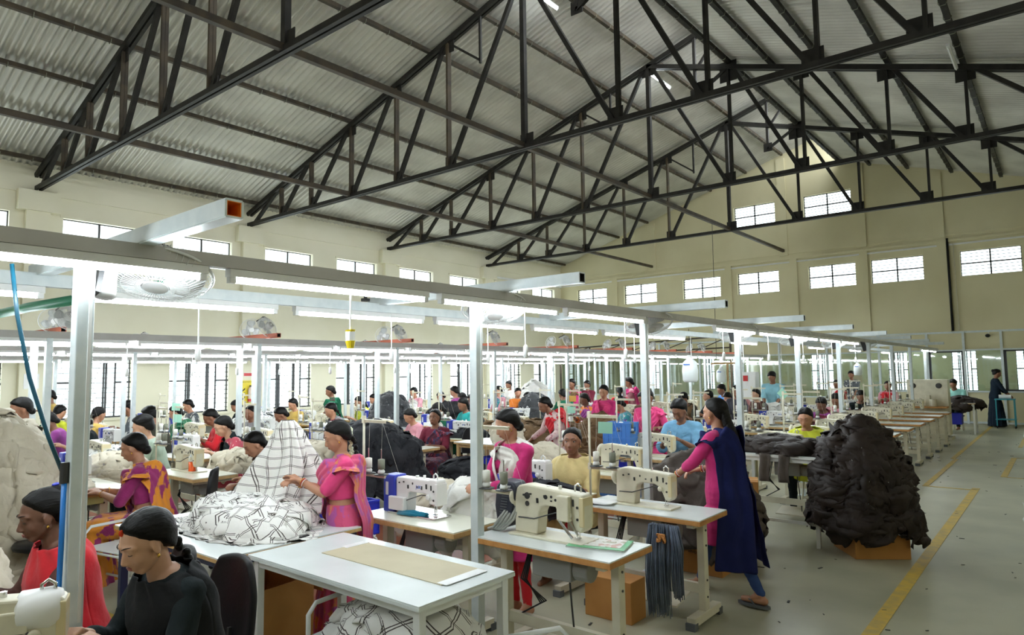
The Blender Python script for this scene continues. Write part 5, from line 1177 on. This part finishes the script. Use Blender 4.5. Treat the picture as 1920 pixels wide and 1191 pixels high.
o = heap('cloth_corner', 'cream cloth corner hanging off the nearest left table', (-7.55, 2.42, .78), .22, .16, .04, C_cream, 51, 9, .24, hang=.2, kind='thing', cat='cloth')
# office chairs
for i, (x, y, rz, lab) in enumerate(((-3.17, 1.49, pi+.1, 'black office chair behind the woman in black, lower left'), (-3.60, 1.42, pi-.1, 'black office chair behind the woman in the red scarf'), (-6.55, 3.05, 2.5, 'black office chair behind the woman in orange and magenta'), (-6.75, 1.96, 2.6, 'black round-backed chair before the cream heap at left'), (-7.35, 7.75, pi+.2, 'black office chair behind the woman in maroon'), (-9.4, 5.95, pi, 'black chair back between the left workers'))): put(CH, (x, y, 0 if i else 0), rz, lab)
# floor litter
lt = MB(); rr = random.Random(9)
for i in range(230):
    x = -2.3+3.6*rr.random() if i > 60 else -4+2*rr.random(); y = 3+20*rr.random()**1.3; a = rr.random()*pi; s_ = .006+.022*rr.random()**2; lt.box((x, y, .003), (s_*2.2, s_*.7, .004), rz=a)
tag(lt.build('lint_scraps', M_dark), 'small dark thread and cloth scraps scattered over the aisle floor', 'scraps', kind='stuff')
cb = MB(); cb.tube([(-2.9, 3.5, .01), (-2.6, 3.25, .012), (-2.3, 3.5, .01), (-2.1, 3.9, .012), (-2.5, 4.1, .01), (-2.9, 3.9, .012)], .006, 6); tag(cb.build('power_cable', mat('grey_cable', (.25, .24, .2), .5), smooth=True), 'grey cable looping on the floor under the magazine table', 'cable')

def stool(x, y, label):
    T = thing('work_stool', label, 'stool', (x, y, 0)); MB().lathe([(.14, 0), (.165, .01), (.165, .03), (.15, .04)], (0, 0, .40), 18).build('seat', M_black, T, smooth=True)
    for i in range(4): a = pi/4+pi/2*i; MB().cyl((.17*cos(a), .17*sin(a), 0), (.12*cos(a), .12*sin(a), .41), .012).build('leg', M_legc, T, smooth=True)
    MB().tube([(.15*cos(pi/4+pi/2*i), .15*sin(pi/4+pi/2*i), .16) for i in range(5)], .008, 6).build('stretcher', M_legc, T)
for x, y, l in ((-3.56, 5.42, 'of the woman in pale yellow'), (-3.95, 8.50, 'of the man in the blue shirt'), (-2.66, 9.45, 'of the woman in lime yellow behind the brown heap'), (-8.4, 3.65, 'of the young man in pale green'), (-8.65, 4.8, 'of the woman in red print'), (-6.65, 4.1, 'of the person in the denim jacket'), (-2.5, 23.5, 'of the man in the mint shirt')): stool(x, y, 'black topped steel stool '+l)
# ================================================================ the people
c_ = cloth
magenta, hot, red, maroon, navy, blackc, yel, ltyel = c_('magenta_cotton', (.56, .03, .17)), c_('hot_pink_cotton', (.70, .06, .20)), c_('red_chiffon', (.62, .02, .03)), c_('maroon_cotton', (.16, .02, .04)), c_('navy_chiffon', (.010, .015, .085)), c_('black_blue_cotton', (.012, .018, .020)), c_('yellow_cotton', (.62, .42, .10)), c_('pale_yellow_cotton', (.70, .56, .26))
brown, jeans, whitec, skyb, olive, teal, green, neon, pinkp, orange, purple, mint, grey, rose, denim, lblue, pgreen = c_('brown_cotton', (.10, .045, .035)), c_('blue_leggings', (.035, .07, .20)), c_('white_gauze', (.78, .75, .70)), c_('sky_blue_shirt', (.22, .48, .72)), c_('dark_olive', (.05, .05, .035)), c_('teal_cotton', (.02, .35, .33)), c_('bottle_green', (.01, .12, .06)), c_('lime_yellow', (.62, .66, .05)), c_('pale_pink', (.70, .32, .38)), c_('orange_cotton', (.70, .20, .03)), c_('purple_cotton', (.30, .06, .28)), c_('mint_shirt', (.30, .62, .55)), c_('grey_cotton', (.25, .25, .26)), c_('dusty_rose', (.42, .28, .25)), c_('denim_blue', (.04, .10, .22)), c_('pale_blue_shirt', (.25, .50, .58)), c_('pale_green_shirt', (.40, .50, .40))
sari_pink = pattern('pink_orange_sari', (.60, .07, .18), [(.65, .20, .08), (.42, .08, .32)], 9, .44); sari_or = pattern('orange_magenta_sari', (.72, .26, .015), [(.30, .02, .13)], 11, .47); sari_mar = pattern('maroon_indigo_sari', (.10, .015, .04), [(.42, .06, .10), (.04, .05, .14)], 22, .42)
pr_green = pattern('green_orange_print', (.02, .14, .06), [(.60, .22, .03)], 14, .36); pr_bw = pattern('grey_flower_print', (.06, .07, .08), [(.55, .55, .52)], 20, .42); pr_pink = pattern('pale_pink_print', (.68, .48, .46), [(.45, .20, .22)], 30, .38); pr_red = pattern('red_flower_print', (.40, .03, .06), [(.70, .45, .40)], 26, .34); pr_tl = pattern('teal_blue_print', (.02, .25, .30), [(.10, .06, .30), (.5, .5, .5)], 18, .4); pr_pu = pattern('purple_pink_print', (.35, .04, .26), [(.65, .25, .45)], 20, .40); pr_mb = pattern('striped_navy_rose', (.015, .017, .03), [(.30, .12, .12)], 2.5, .45)
SIT = dict(kind='sit', lean=.22, hp=.45)
def S_(**k): d = dict(SIT); d.update(k); return d
def U_(**k): d = dict(kind='stand', lean=.10, hp=.35); d.update(k); return d
def extra(T, P, kind):
    M3 = P.HR; c = P.head
    if kind == 'earring':
        for s in (-1, 1): MB().ell(c+M3 @ V((s*.080, .002, -.040)), (.005, .006, .008), None, 8, 6).build('earring', M_gold, T, smooth=True)
    if kind == 'bindi': MB().ell(c+M3 @ V((0, .0895, .040)), (.003, .002, .003), M3, 8, 5).build('bindi', mat('red_paint', (.55, .03, .03), .4), T)
    if kind == 'sindoor': MB().ell(c+M3 @ V((0, .060, .086)), (.004, .012, .014), M3, 8, 6).build('vermilion_mark', mat('vermilion', (.75, .05, .01), .6), T)
    if kind == 'necklace':
        P_ = [P.surf(P.L_-.03-.10*max(0, sin(t))**1.2, (t*180/pi) if 0 else -90+360*0+(t*180/pi), .012) for t in []]
        n = 26; pts = []
        for i in range(n+1):
            t = i/n; a = -70+t*320 if 0 else 90+(t-.5)*250; d = P.L_-.015-.125*(1-abs(t-.5)*2)**1.1; pts.append(P.surf(d, a, .010 if d < P.L_-.05 else .012))
        MB().tube(pts, .0022, 6).build('necklace', M_ink if P.kind == 'sit' else M_gold, T); MB().ell(pts[n//2], (.008, .005, .010), None, 8, 6).build('pendant', M_gold, T, smooth=True)
    if kind == 'bangle':
        for s in (-1, 1):
            sh, el, wr = P.arm(s); d = (wr-el).normalized(); p = wr-d*.025; a, b_, _ = frame(d)
            for k, m_ in ((0, M_gold), (.012, mat('red_paint', (.55, .03, .03), .4)), (.022, M_white)):
                if k and P.kind != 'stand': continue
                q = p-d*k; MB().tube([q+(a*cos(t*pi/8)+b_*sin(t*pi/8))*(.029+k*.15) for t in range(17)], .003, 5, cap=False).build('bangle', m_, T, smooth=True)
    if kind == 'flowers':
        b = MB(); rr = random.Random(3); p0 = c+M3 @ V((.0, -.115, .02))
        for i in range(46): t = i/45; p = p0+V((.03*sin(t*3), -.012-.02*t, -.27*t)); b.ell(p+V((rr.uniform(-.016, .016), rr.uniform(-.014, .008), 0)), (.011, .011, .012), None, 7, 5)
        b.build('jasmine_garland', mat('jasmine', (.72, .74, .55), .7), T, smooth=True)
    if kind == 'hairband': MB().lathe([(.028, -.01), (.034, 0), (.028, .01)], c+M3 @ V((0, -.125, -.10)), 12).build('hair_band', pinkp, T, smooth=True)
    if kind == 'blueclip': MB().ell(c+M3 @ V((0, -.085, .125)), (.022, .016, .008), M3, 10, 6).build('hair_band', M_bluecrate, T, smooth=True)
    if kind == 'sandals':
        for s in (-1, 1):
            h, kn, an = P.knees(s); b = MB(); y0, z0 = an.y, an.z
            b.loft([[V((an.x+cos(2*pi*i/16)*.045*w_, y0+.055+sin(2*pi*i/16)*.135, z)) for i in range(16)] for z, w_ in ((z0-.098, .95), (z0-.078, 1))]); b.build('sandal_sole', M_rubber, T)
            for q in (-1, 1): MB().tube([(an.x+q*.040, y0+.03, z0-.08), (an.x+q*.030, y0+.065, z0-.045), (an.x, y0+.13, z0-.045)], .006, 6).build('sandal_strap', M_rubber, T)
    if kind == 'mask': MB().ell(c+M3 @ V((0, .064, -.060)), (.050, .040, .040), M3, 14, 9).build('face_mask', c_('pale_blue_mask', (.40, .62, .72)), T, smooth=True)
    if kind == 'collar':
        for s in (-1, 1): MB().add([P.surf(P.L_-.01, 90-s*40, .02), P.surf(P.L_-.03, 90-s*8, .03), P.surf(.38, 90-s*14, .03), P.surf(.41, 90-s*34, .03)], [(0, 1, 2, 3)]).build('collar', skyb, T, mods=[('SOLIDIFY', dict(thickness=.006))])
# ---- nearest people
T, P = person('woman in black tunic and shawl with a braid, looking down, lower left corner', (-2.84, 1.17, 1.20), pi+.08, S_(lean=.30, hp=.42, hr=-.05), 1.0, 3, 'braid', ('kurta', blackc), ('leggings', jeans), 1.7, ('shawl', c_('black_shawl', (.012, .013, .014))), .0055, z=0)
for e in ('earring', 'sindoor', 'necklace'): extra(T, P, e)
MB().ell(P.surf(.37, 90, .004), (.035, .012, .05), None, 10, 7).build('turquoise_inset', teal, T, smooth=True)
T, P = person('woman with a hair knot, red scarf over brown tunic, at the left', (-3.78, 1.09, 1.20), pi-.05, S_(lean=.22, hp=.25), 1.0, 2, 'topbun', ('kurta', brown), ('leggings', brown), 1.7, ('shawl', red), .0055)
for e in ('earring', 'blueclip'): extra(T, P, e)
T, P = person('standing woman in pink and orange sari holding up the checked cloth', (-4.15, 3.02, 1.395), 2.65, U_(lean=.06, hp=.42, L=(.02, .33, 1.19), R=(.09, .34, 1.16)), 1, 0, 'braid', ('blouse', hot), ('skirt', sari_pink), .85, ('pallu', sari_pink), .0065)
for e in ('earring', 'necklace', 'bangle', 'flowers'): extra(T, P, e)
T, P = person('standing woman in pink tunic with white scarf, behind the second post', (-3.38, 4.04, 1.44), 2.95, U_(lean=.16, hp=.42, hy=-.35, L=(-.03, .34, 1.04), R=(.12, .33, 1.05)), 1, 0, 'low', ('kurta', magenta), ('leggings', red), 1.75, ('stole', whitec), .0070)
for e in ('earring', 'bindi'): extra(T, P, e)
T, P = person('seated woman in pale yellow scarf looking at the camera side, charcoal cloth in her hands', (-3.58, 5.22, 1.20), pi+.15, S_(lean=.14, hp=.0, hy=.25, L=(-.06, .34, .82), R=(.12, .34, .82)), 1.04, 1, 'low', ('kurta', ltyel), ('leggings', red), .95, ('shawl', ltyel), .0075, open_eyes=True, loose=1.3)
for e in ('bindi', 'earring'): extra(T, P, e)
T, P = person('walking woman in pink tunic, navy scarf, blue leggings and a long ponytail', (-2.30, 5.46, 1.49), pi/2-.1, U_(lean=.06, hp=.10, stride=1.0, L=(-.12, .42, .93), R=(.12, .30, 1.0)), 1, 0, 'long', ('kurta', magenta), ('leggings', jeans), 1.35, ('vback', navy), .0075)
for e in ('earring', 'bangle', 'sandals', 'hairband'): extra(T, P, e)
T, P = person('man in open sky blue shirt bent over a cream machine', (-3.95, 8.25, 1.31), pi, S_(lean=.30, hp=.55), 1.15, 1, 'short', ('shirt', skyb), ('pants', denim), .95, None, .0095, loose=2.2)
extra(T, P, 'collar')
T, P = person('seated woman in orange and magenta sari working at the nearest left table', (-6.78, 2.66, 1.19), 2.55, S_(lean=.22, hp=.35, L=(-.02, .38, .80), R=(.12, .38, .80)), 1.08, 0, 'low', ('blouse', c_('magenta_blouse', (.32, .03, .15))), ('skirt', sari_or), 1.0, ('pallu', sari_or), .0085)
for e in ('earring', 'bindi', 'bangle'): extra(T, P, e)
T, P = person('person in denim jacket with brown checked scarf leaning over the blue crate', (-6.65, 3.80, 1.12), pi-.1, S_(lean=.55, hp=.55, L=(-.12, .42, .78), R=(.12, .42, .72)), 1.1, 0, 'low', ('shirt', denim), ('leggings', blackc), 1.7, ('stole', c_('brown_check', (.20, .15, .14))), .0095)
T, P = person('seated woman in maroon and indigo sari facing the camera, charcoal cloth before her', (-7.60, 7.35, 1.165), pi+.35, S_(lean=.05, hp=.0, L=(-.10, .34, .80), R=(.10, .34, .80)), 1.05, 1, 'low', ('blouse', maroon), ('skirt', sari_mar), .9, ('pallu', sari_mar), .0095, open_eyes=True)
extra(T, P, 'bindi')
T, P = person('standing woman in red vest over pale printed tunic leaning over the pale table', (-5.95, 7.98, 1.36), 2.6, U_(lean=.50, hp=.45, L=(-.28, .40, .92), R=(.30, .40, .90)), 1, 1, 'low', ('kurta', pr_pink), ('leggings', pr_pink), 1.8, ('pallu', red), .0095)
T, P = person('standing woman in magenta tunic and coral scarf handling olive brown garments', (-6.30, 10.2, 1.48), pi+.2, U_(lean=.05, hp=.30), 1, 0, 'low', ('kurta', magenta), ('skirt', c_('crimson_skirt', (.40, .02, .06))), 1.6, ('stole', hot), .0095)
T, P = person('standing woman in hot pink sari behind the third post, holding olive brown garments', (-4.62, 8.65, 1.46), pi+.2, U_(lean=.08, hp=.25, L=(-.22, .30, 1.1)), 1, 1, 'low', ('blouse', hot), ('skirt', hot), 1.3, ('pallu', hot), .0105)
extra(T, P, 'bindi')
T, P = person('seated woman in lime yellow scarf behind the brown heap', (-2.66, 9.25, 1.20), pi+.05, S_(lean=.25, hp=.35), 1.1, 0, 'low', ('kurta', neon), ('leggings', blackc), 1.2, ('shawl', neon), .0095)
extra(T, P, 'bindi')
T, P = person('young man in pale green shirt at the machine behind the orange sari woman', (-8.55, 3.45, 1.25), pi-.5, S_(lean=.30, hp=.35), 1.1, 3, 'puff', ('shirt', pgreen), ('pants', blackc), 1.5, None, .0105)
T, P = person('woman in red printed blouse and black vest guiding cream cloth', (-8.75, 4.55, 1.17), pi-.25, S_(lean=.40, hp=.50, L=(-.2, .42, .86)), 1.12, 3, 'low', ('kurta', pr_red), ('leggings', blackc), .9, ('stole', blackc), .0105)
# back of a man cut by the left edge
T, P = person('man in dusty rose shirt seen from behind at the left edge', (-6.35, 1.18, 1.18), 2.3, S_(lean=.35, hp=.4, fem=False), 1.12, 1, 'short', ('shirt', rose), ('pants', blackc), 1.1, None, .0115)
# ---- everyone further back: (label, x, y, z, rz, pose, hair, top, bottom, sleeve, scarf, skin)
pS, pS2, pS3, pU, pU2, pM, pR = S_(lean=.25, hp=.45), S_(lean=.38, hp=.6), S_(lean=.1, hp=.12), U_(), U_(lean=.25, hp=.5), S_(lean=.3, hp=.45, fem=False), U_(L=(-.55, .1, 1.25), R=(.5, .15, 1.2))
BACK = [
 ('woman peering over the tall cream heap at the left edge', -8.6, 2.24, 1.52, pi+.1, pU, 'low', ('kurta', whitec), 'leggings', 1.5, None, 1),
 ('person in mustard top with raised arms before the left wall', -15.0, 4.35, 1.50, pi-.2, pR, 'low', ('kurta', yel), 'leggings', 1.6, None, 1),
 ('seated person in purple behind the cream heap', -12.2, 3.55, 1.18, pi-.4, pS2, 'low', ('kurta', purple), 'leggings', 1.2, None, 1),
 ('seated woman in lime and green between the left posts', -14.3, 4.35, 1.22, .4, pS, 'low', ('kurta', neon), 'leggings', .9, ('pallu', green), 0),
 ('seated person in black behind the blue hose', -11.3, 3.70, 1.20, pi-.2, pS, 'low', ('kurta', blackc), 'leggings', 1.7, None, 0),
 ('seated woman in yellow seen from behind, right of the nearest post', -12.6, 4.40, 1.22, .3, pS, 'low', ('kurta', yel), 'leggings', .7, None, 0),
 ('seated man in grey patterned shirt at the left window', -14.0, 5.37, 1.25, pi-.5, pM, 'short', ('shirt', pr_bw), 'pants', .8, None, 1),
 ('seated man in dark olive shirt behind the young man in pale green', -10.9, 4.50, 1.25, pi-.6, pM, 'short', ('shirt', olive), 'pants', .8, None, 1),
 ('seated woman in green and orange sari with a hair knot', -12.0, 5.38, 1.22, pi-.5, pS, 'low', ('blouse', green), 'skirt', .9, ('pallu', pr_green), 0),
 ('small seated woman before the wide left window', -14.6, 6.80, 1.22, pi-.1, pS, 'low', ('kurta', pr_bw), 'leggings', 1.2, None, 0),
 ('seated woman in red with a pale blue face mask', -10.4, 5.20, 1.20, pi-.3, pS2, 'low', ('kurta', red), 'leggings', 1.6, None, 1),
 ('seated worker with covered hair below the fire board', -13.6, 7.35, 1.20, pi, pS2, 'low', ('kurta', blackc), 'leggings', 1.6, None, 1),
 ('seated woman in grey glancing between the paired posts', -10.9, 6.15, 1.20, pi+.3, pS3, 'low', ('kurta', grey), 'leggings', 1.2, None, 1),
 ('seated woman in grey blue bent over a machine beside the raised checked cloth', -10.2, 6.30, 1.18, pi-.2, pS2, 'low', ('kurta', grey), 'leggings', 1.0, None, 1),
 ('standing woman in dark green before the second wide window', -12.4, 8.85, 1.48, pi-.6, pU, 'low', ('blouse', olive), 'skirt', .8, ('pallu', green), 1),
 ('woman in mustard seated left of the standing one', -13.2, 8.45, 1.20, pi, pS, 'low', ('kurta', yel), 'leggings', .9, None, 0),
 ('seated woman in maroon print with grey shawl', -10.0, 7.15, 1.22, pi-.2, pS, 'braid', ('kurta', maroon), 'leggings', 1.3, ('stole', grey), 0),
 ('seated child-sized worker half hidden behind the woman in the pink sari', -7.6, 4.75, 1.06, pi-.2, pS2, 'low', ('kurta', whitec), 'leggings', 1.2, None, 1),
 ('seated woman in white and yellow beyond the charcoal heap', -12.3, 9.55, 1.22, pi-.3, pS, 'pony', ('kurta', whitec), 'leggings', 1.2, ('stole', neon), 0),
 ('seated woman in black and red beyond the charcoal heap', -13.4, 10.85, 1.22, pi-.2, pS, 'low', ('kurta', blackc), 'leggings', 1.2, ('stole', red), 0),
 ('woman with pale scarf behind the dark leaf-printed heap', -13.3, 12.1, 1.35, pi, pS, 'low', ('kurta', pinkp), 'leggings', 1.2, ('stole', whitec), 0),
 ('seated woman in bright pink behind the dark heap', -12.8, 12.6, 1.22, pi-.3, pS2, 'low', ('kurta', hot), 'leggings', 1.2, None, 1),
 ('seated woman in violet bent low behind the dark heap', -12.1, 12.7, 1.20, pi-.3, pS2, 'low', ('kurta', purple), 'leggings', 1.2, None, 1),
 ('standing woman in purple and pink print, face turned away', -10.3, 10.55, 1.44, pi-1.2, pU, 'braid', ('kurta', pr_pu), 'leggings', 1.0, None, 0),
 ('woman in green blouse bent over the navy cloth', -8.5, 8.30, 1.20, pi-.5, pS2, 'low', ('kurta', green), 'leggings', 1.0, ('stole', whitec), 0),
 ('woman in pink bent over at the white table edge', -8.9, 8.0, 1.10, pi-.2, pS2, 'low', ('kurta', pinkp), 'leggings', 1.0, None, 0),
 ('seated woman in aqua green left of the second post', -8.9, 9.35, 1.24, pi-.2, pS, 'low', ('kurta', teal), 'leggings', .8, None, 1),
 ('seated worker in white behind the woman in aqua', -9.9, 10.7, 1.26, pi, pS, 'short', ('kurta', whitec), 'leggings', .8, None, 2),
 ('woman in peach and blue print right of the second post', -10.2, 11.9, 1.42, pi-.3, pU, 'low', ('kurta', pinkp), 'leggings', 1.2, ('stole', pr_tl), 3),
 ('woman in white with a hair knot standing far left of centre', -12.2, 14.7, 1.48, pi, pU, 'topbun', ('kurta', whitec), 'leggings', 1.5, None, 1),
 ('woman in orange seen from behind, dark ponytail', -9.6, 11.9, 1.38, pi+.9, pU, 'pony', ('kurta', orange), 'leggings', 1.2, None, 0),
 ('seated woman with pale pink veil and spectacles', -10.2, 13.0, 1.22, pi-.2, pS, 'low', ('kurta', pinkp), 'leggings', 1.2, ('shawl', pinkp), 1),
 ('dark haired worker beside the white printed pile', -11.9, 15.9, 1.30, pi, pS, 'short', ('kurta', blackc), 'leggings', 1.2, None, 1),
 ('woman in dark green with white flowers in her hair', -9.3, 13.2, 1.30, pi-2, pS, 'low', ('kurta', green), 'leggings', 1.2, None, 1),
 ('standing woman in rose with gold-brown shawl at the centre', -9.3, 13.6, 1.54, pi, pU, 'low', ('kurta', magenta), 'leggings', 1.3, ('pallu', C_tan), 1),
 ('woman in maroon behind the white post at the centre', -9.9, 15.2, 1.48, pi, pU, 'low', ('kurta', maroon), 'leggings', 1.3, None, 1),
 ('seated woman in orange and purple bent at the centre', -7.9, 12.0, 1.25, pi-.4, pS, 'low', ('kurta', orange), 'leggings', 1.2, ('pallu', purple), 2),
 ('seated worker in purple behind the orange card', -7.0, 11.5, 1.15, pi+.2, pS2, 'low', ('kurta', purple), 'leggings', 1.2, None, 1),
 ('woman in coral and black seen from behind', -8.2, 14.0, 1.36, .6, pU, 'pony', ('kurta', red), 'leggings', 1.5, ('stole', blackc), 0),
 ('small seated woman with spectacles left of the magenta woman', -8.8, 14.3, 1.20, pi, pS, 'low', ('kurta', grey), 'leggings', 1.2, None, 1),
 ('standing woman in pink print with a white hair band', -8.3, 14.6, 1.56, pi-1.0, pU, 'low', ('kurta', pinkp), 'leggings', 1.3, ('vback', magenta), 1),
 ('woman in teal print bent down beside the third post', -6.6, 11.2, 1.20, pi-.8, pS2, 'low', ('kurta', pr_tl), 'leggings', 1.2, None, 0),
 ('seated person in brown near the third post', -7.4, 13.6, 1.22, pi, pS, 'short', ('kurta', brown), 'leggings', 1.4, None, 1),
 ('person in olive green with brown cloth, head bowed', -6.4, 13.6, 1.22, pi-.3, pS2, 'short', ('kurta', olive), 'leggings', .8, ('shawl', C_tan), 1),
 ('seated woman in black printed tunic with a high ponytail', -6.2, 14.4, 1.26, pi-.8, pS3, 'pony', ('kurta', blackc), 'leggings', .9, None, 0),
 ('seated man in bright blue shirt near the wooden stand', -6.9, 16.9, 1.32, pi-.6, pM, 'puff', ('shirt', c_('bright_blue', (.05, .22, .60))), 'pants', .9, None, 1),
 ('seated woman in white with black vest', -5.9, 14.8, 1.20, pi-.2, pS2, 'low', ('kurta', whitec), 'leggings', 1.2, ('stole', blackc), 0),
 ('bearded man in navy and rose striped shirt behind the fourth post', -4.85, 12.6, 1.42, pi, U_(fem=False), 'short', ('shirt', pr_mb), 'pants', .9, None, 1),
 ('woman with a pale face and brown shawl right of the fourth post', -5.1, 14.3, 1.30, pi-.3, pS3, 'low', ('kurta', grey), 'leggings', 1.3, ('shawl', brown), 3),
 ('standing man in light blue polo at the far table', -5.50, 16.6, 1.64, pi, U_(fem=False, hp=.5), 'short', ('shirt', lblue), 'pants', .8, None, 1),
 ('woman in red scarf and white dress at the far right tables', -4.9, 20.0, 1.40, pi-.3, pU, 'low', ('kurta', whitec), 'leggings', 1.2, ('pallu', red), 1),
 ('seated woman in purple print behind the lime yellow one', -3.4, 12.8, 1.20, pi-.2, pS2, 'low', ('kurta', purple), 'leggings', 1.2, ('stole', maroon), 2),
 ('seated worker with head bowed, pink print, at the far right tables', -3.5, 14.2, 1.22, pi, pS2, 'low', ('kurta', pinkp), 'leggings', 1.2, None, 1),
 ('seated worker in black bent over at the far right tables', -3.5, 16.3, 1.22, pi+.4, pS2, 'low', ('kurta', blackc), 'leggings', 1.2, None, 1),
 ('seated woman with a rose scarf beside the tall cream cabinet', -3.75, 20.6, 1.35, pi, pS3, 'low', ('kurta', pinkp), 'leggings', 1.2, ('stole', red), 1),
 ('person in black and white print standing before the right partition', -5.3, 23.5, 1.62, pi, pU, 'low', ('kurta', pr_bw), 'leggings', 1.2, None, 1),
 ('man in mint shirt seated at the far table right of the cabinet', -2.55, 23.3, 1.33, pi-.2, pM, 'short', ('shirt', mint), 'pants', 1.3, None, 1),
 ('person in navy coat with a hair knot standing at the teal trolley', -1.62, 25.4, 1.62, -pi/2+.3, pU, 'bun', ('kurta', c_('navy_coat', (.010, .02, .035))), 'skirt', 1.7, None, 1)]
for lab, x, y, z, rz, pose, hair, top, bt, sl, sc, sk in BACK:
    bm2 = top[1] if bt in ('skirt',) else blackc
    if bt == 'skirt' and sc: bm2 = sc[1]
    person(lab, (x, y, z), rz, pose, 1.06 if pose.get('fem', True) else 1.1, sk, hair, top, (bt, bm2), sl if pose is pR else round(sl*2)/2 if sl != .9 else .9, sc, .0125, group='workers further back')
# white cloth bag at the right edge of the picture
o = heap('cloth_bundle', 'white cloth bundle cut by the right edge of the picture', (-.13, 8.6, .55), .20, .28, .95, C_whitec, 61, 14, .35, hang=.5, kind='thing', cat='cloth', pw=.6)
MB().bx(-.5, .5, -.3, .3, 0, .0).v
worktable('packing_table', 'small table under the white bundle at the right edge', -.25, .35, 8.3, 8.9, .55, M_lam, M_edgel, M_wleg)
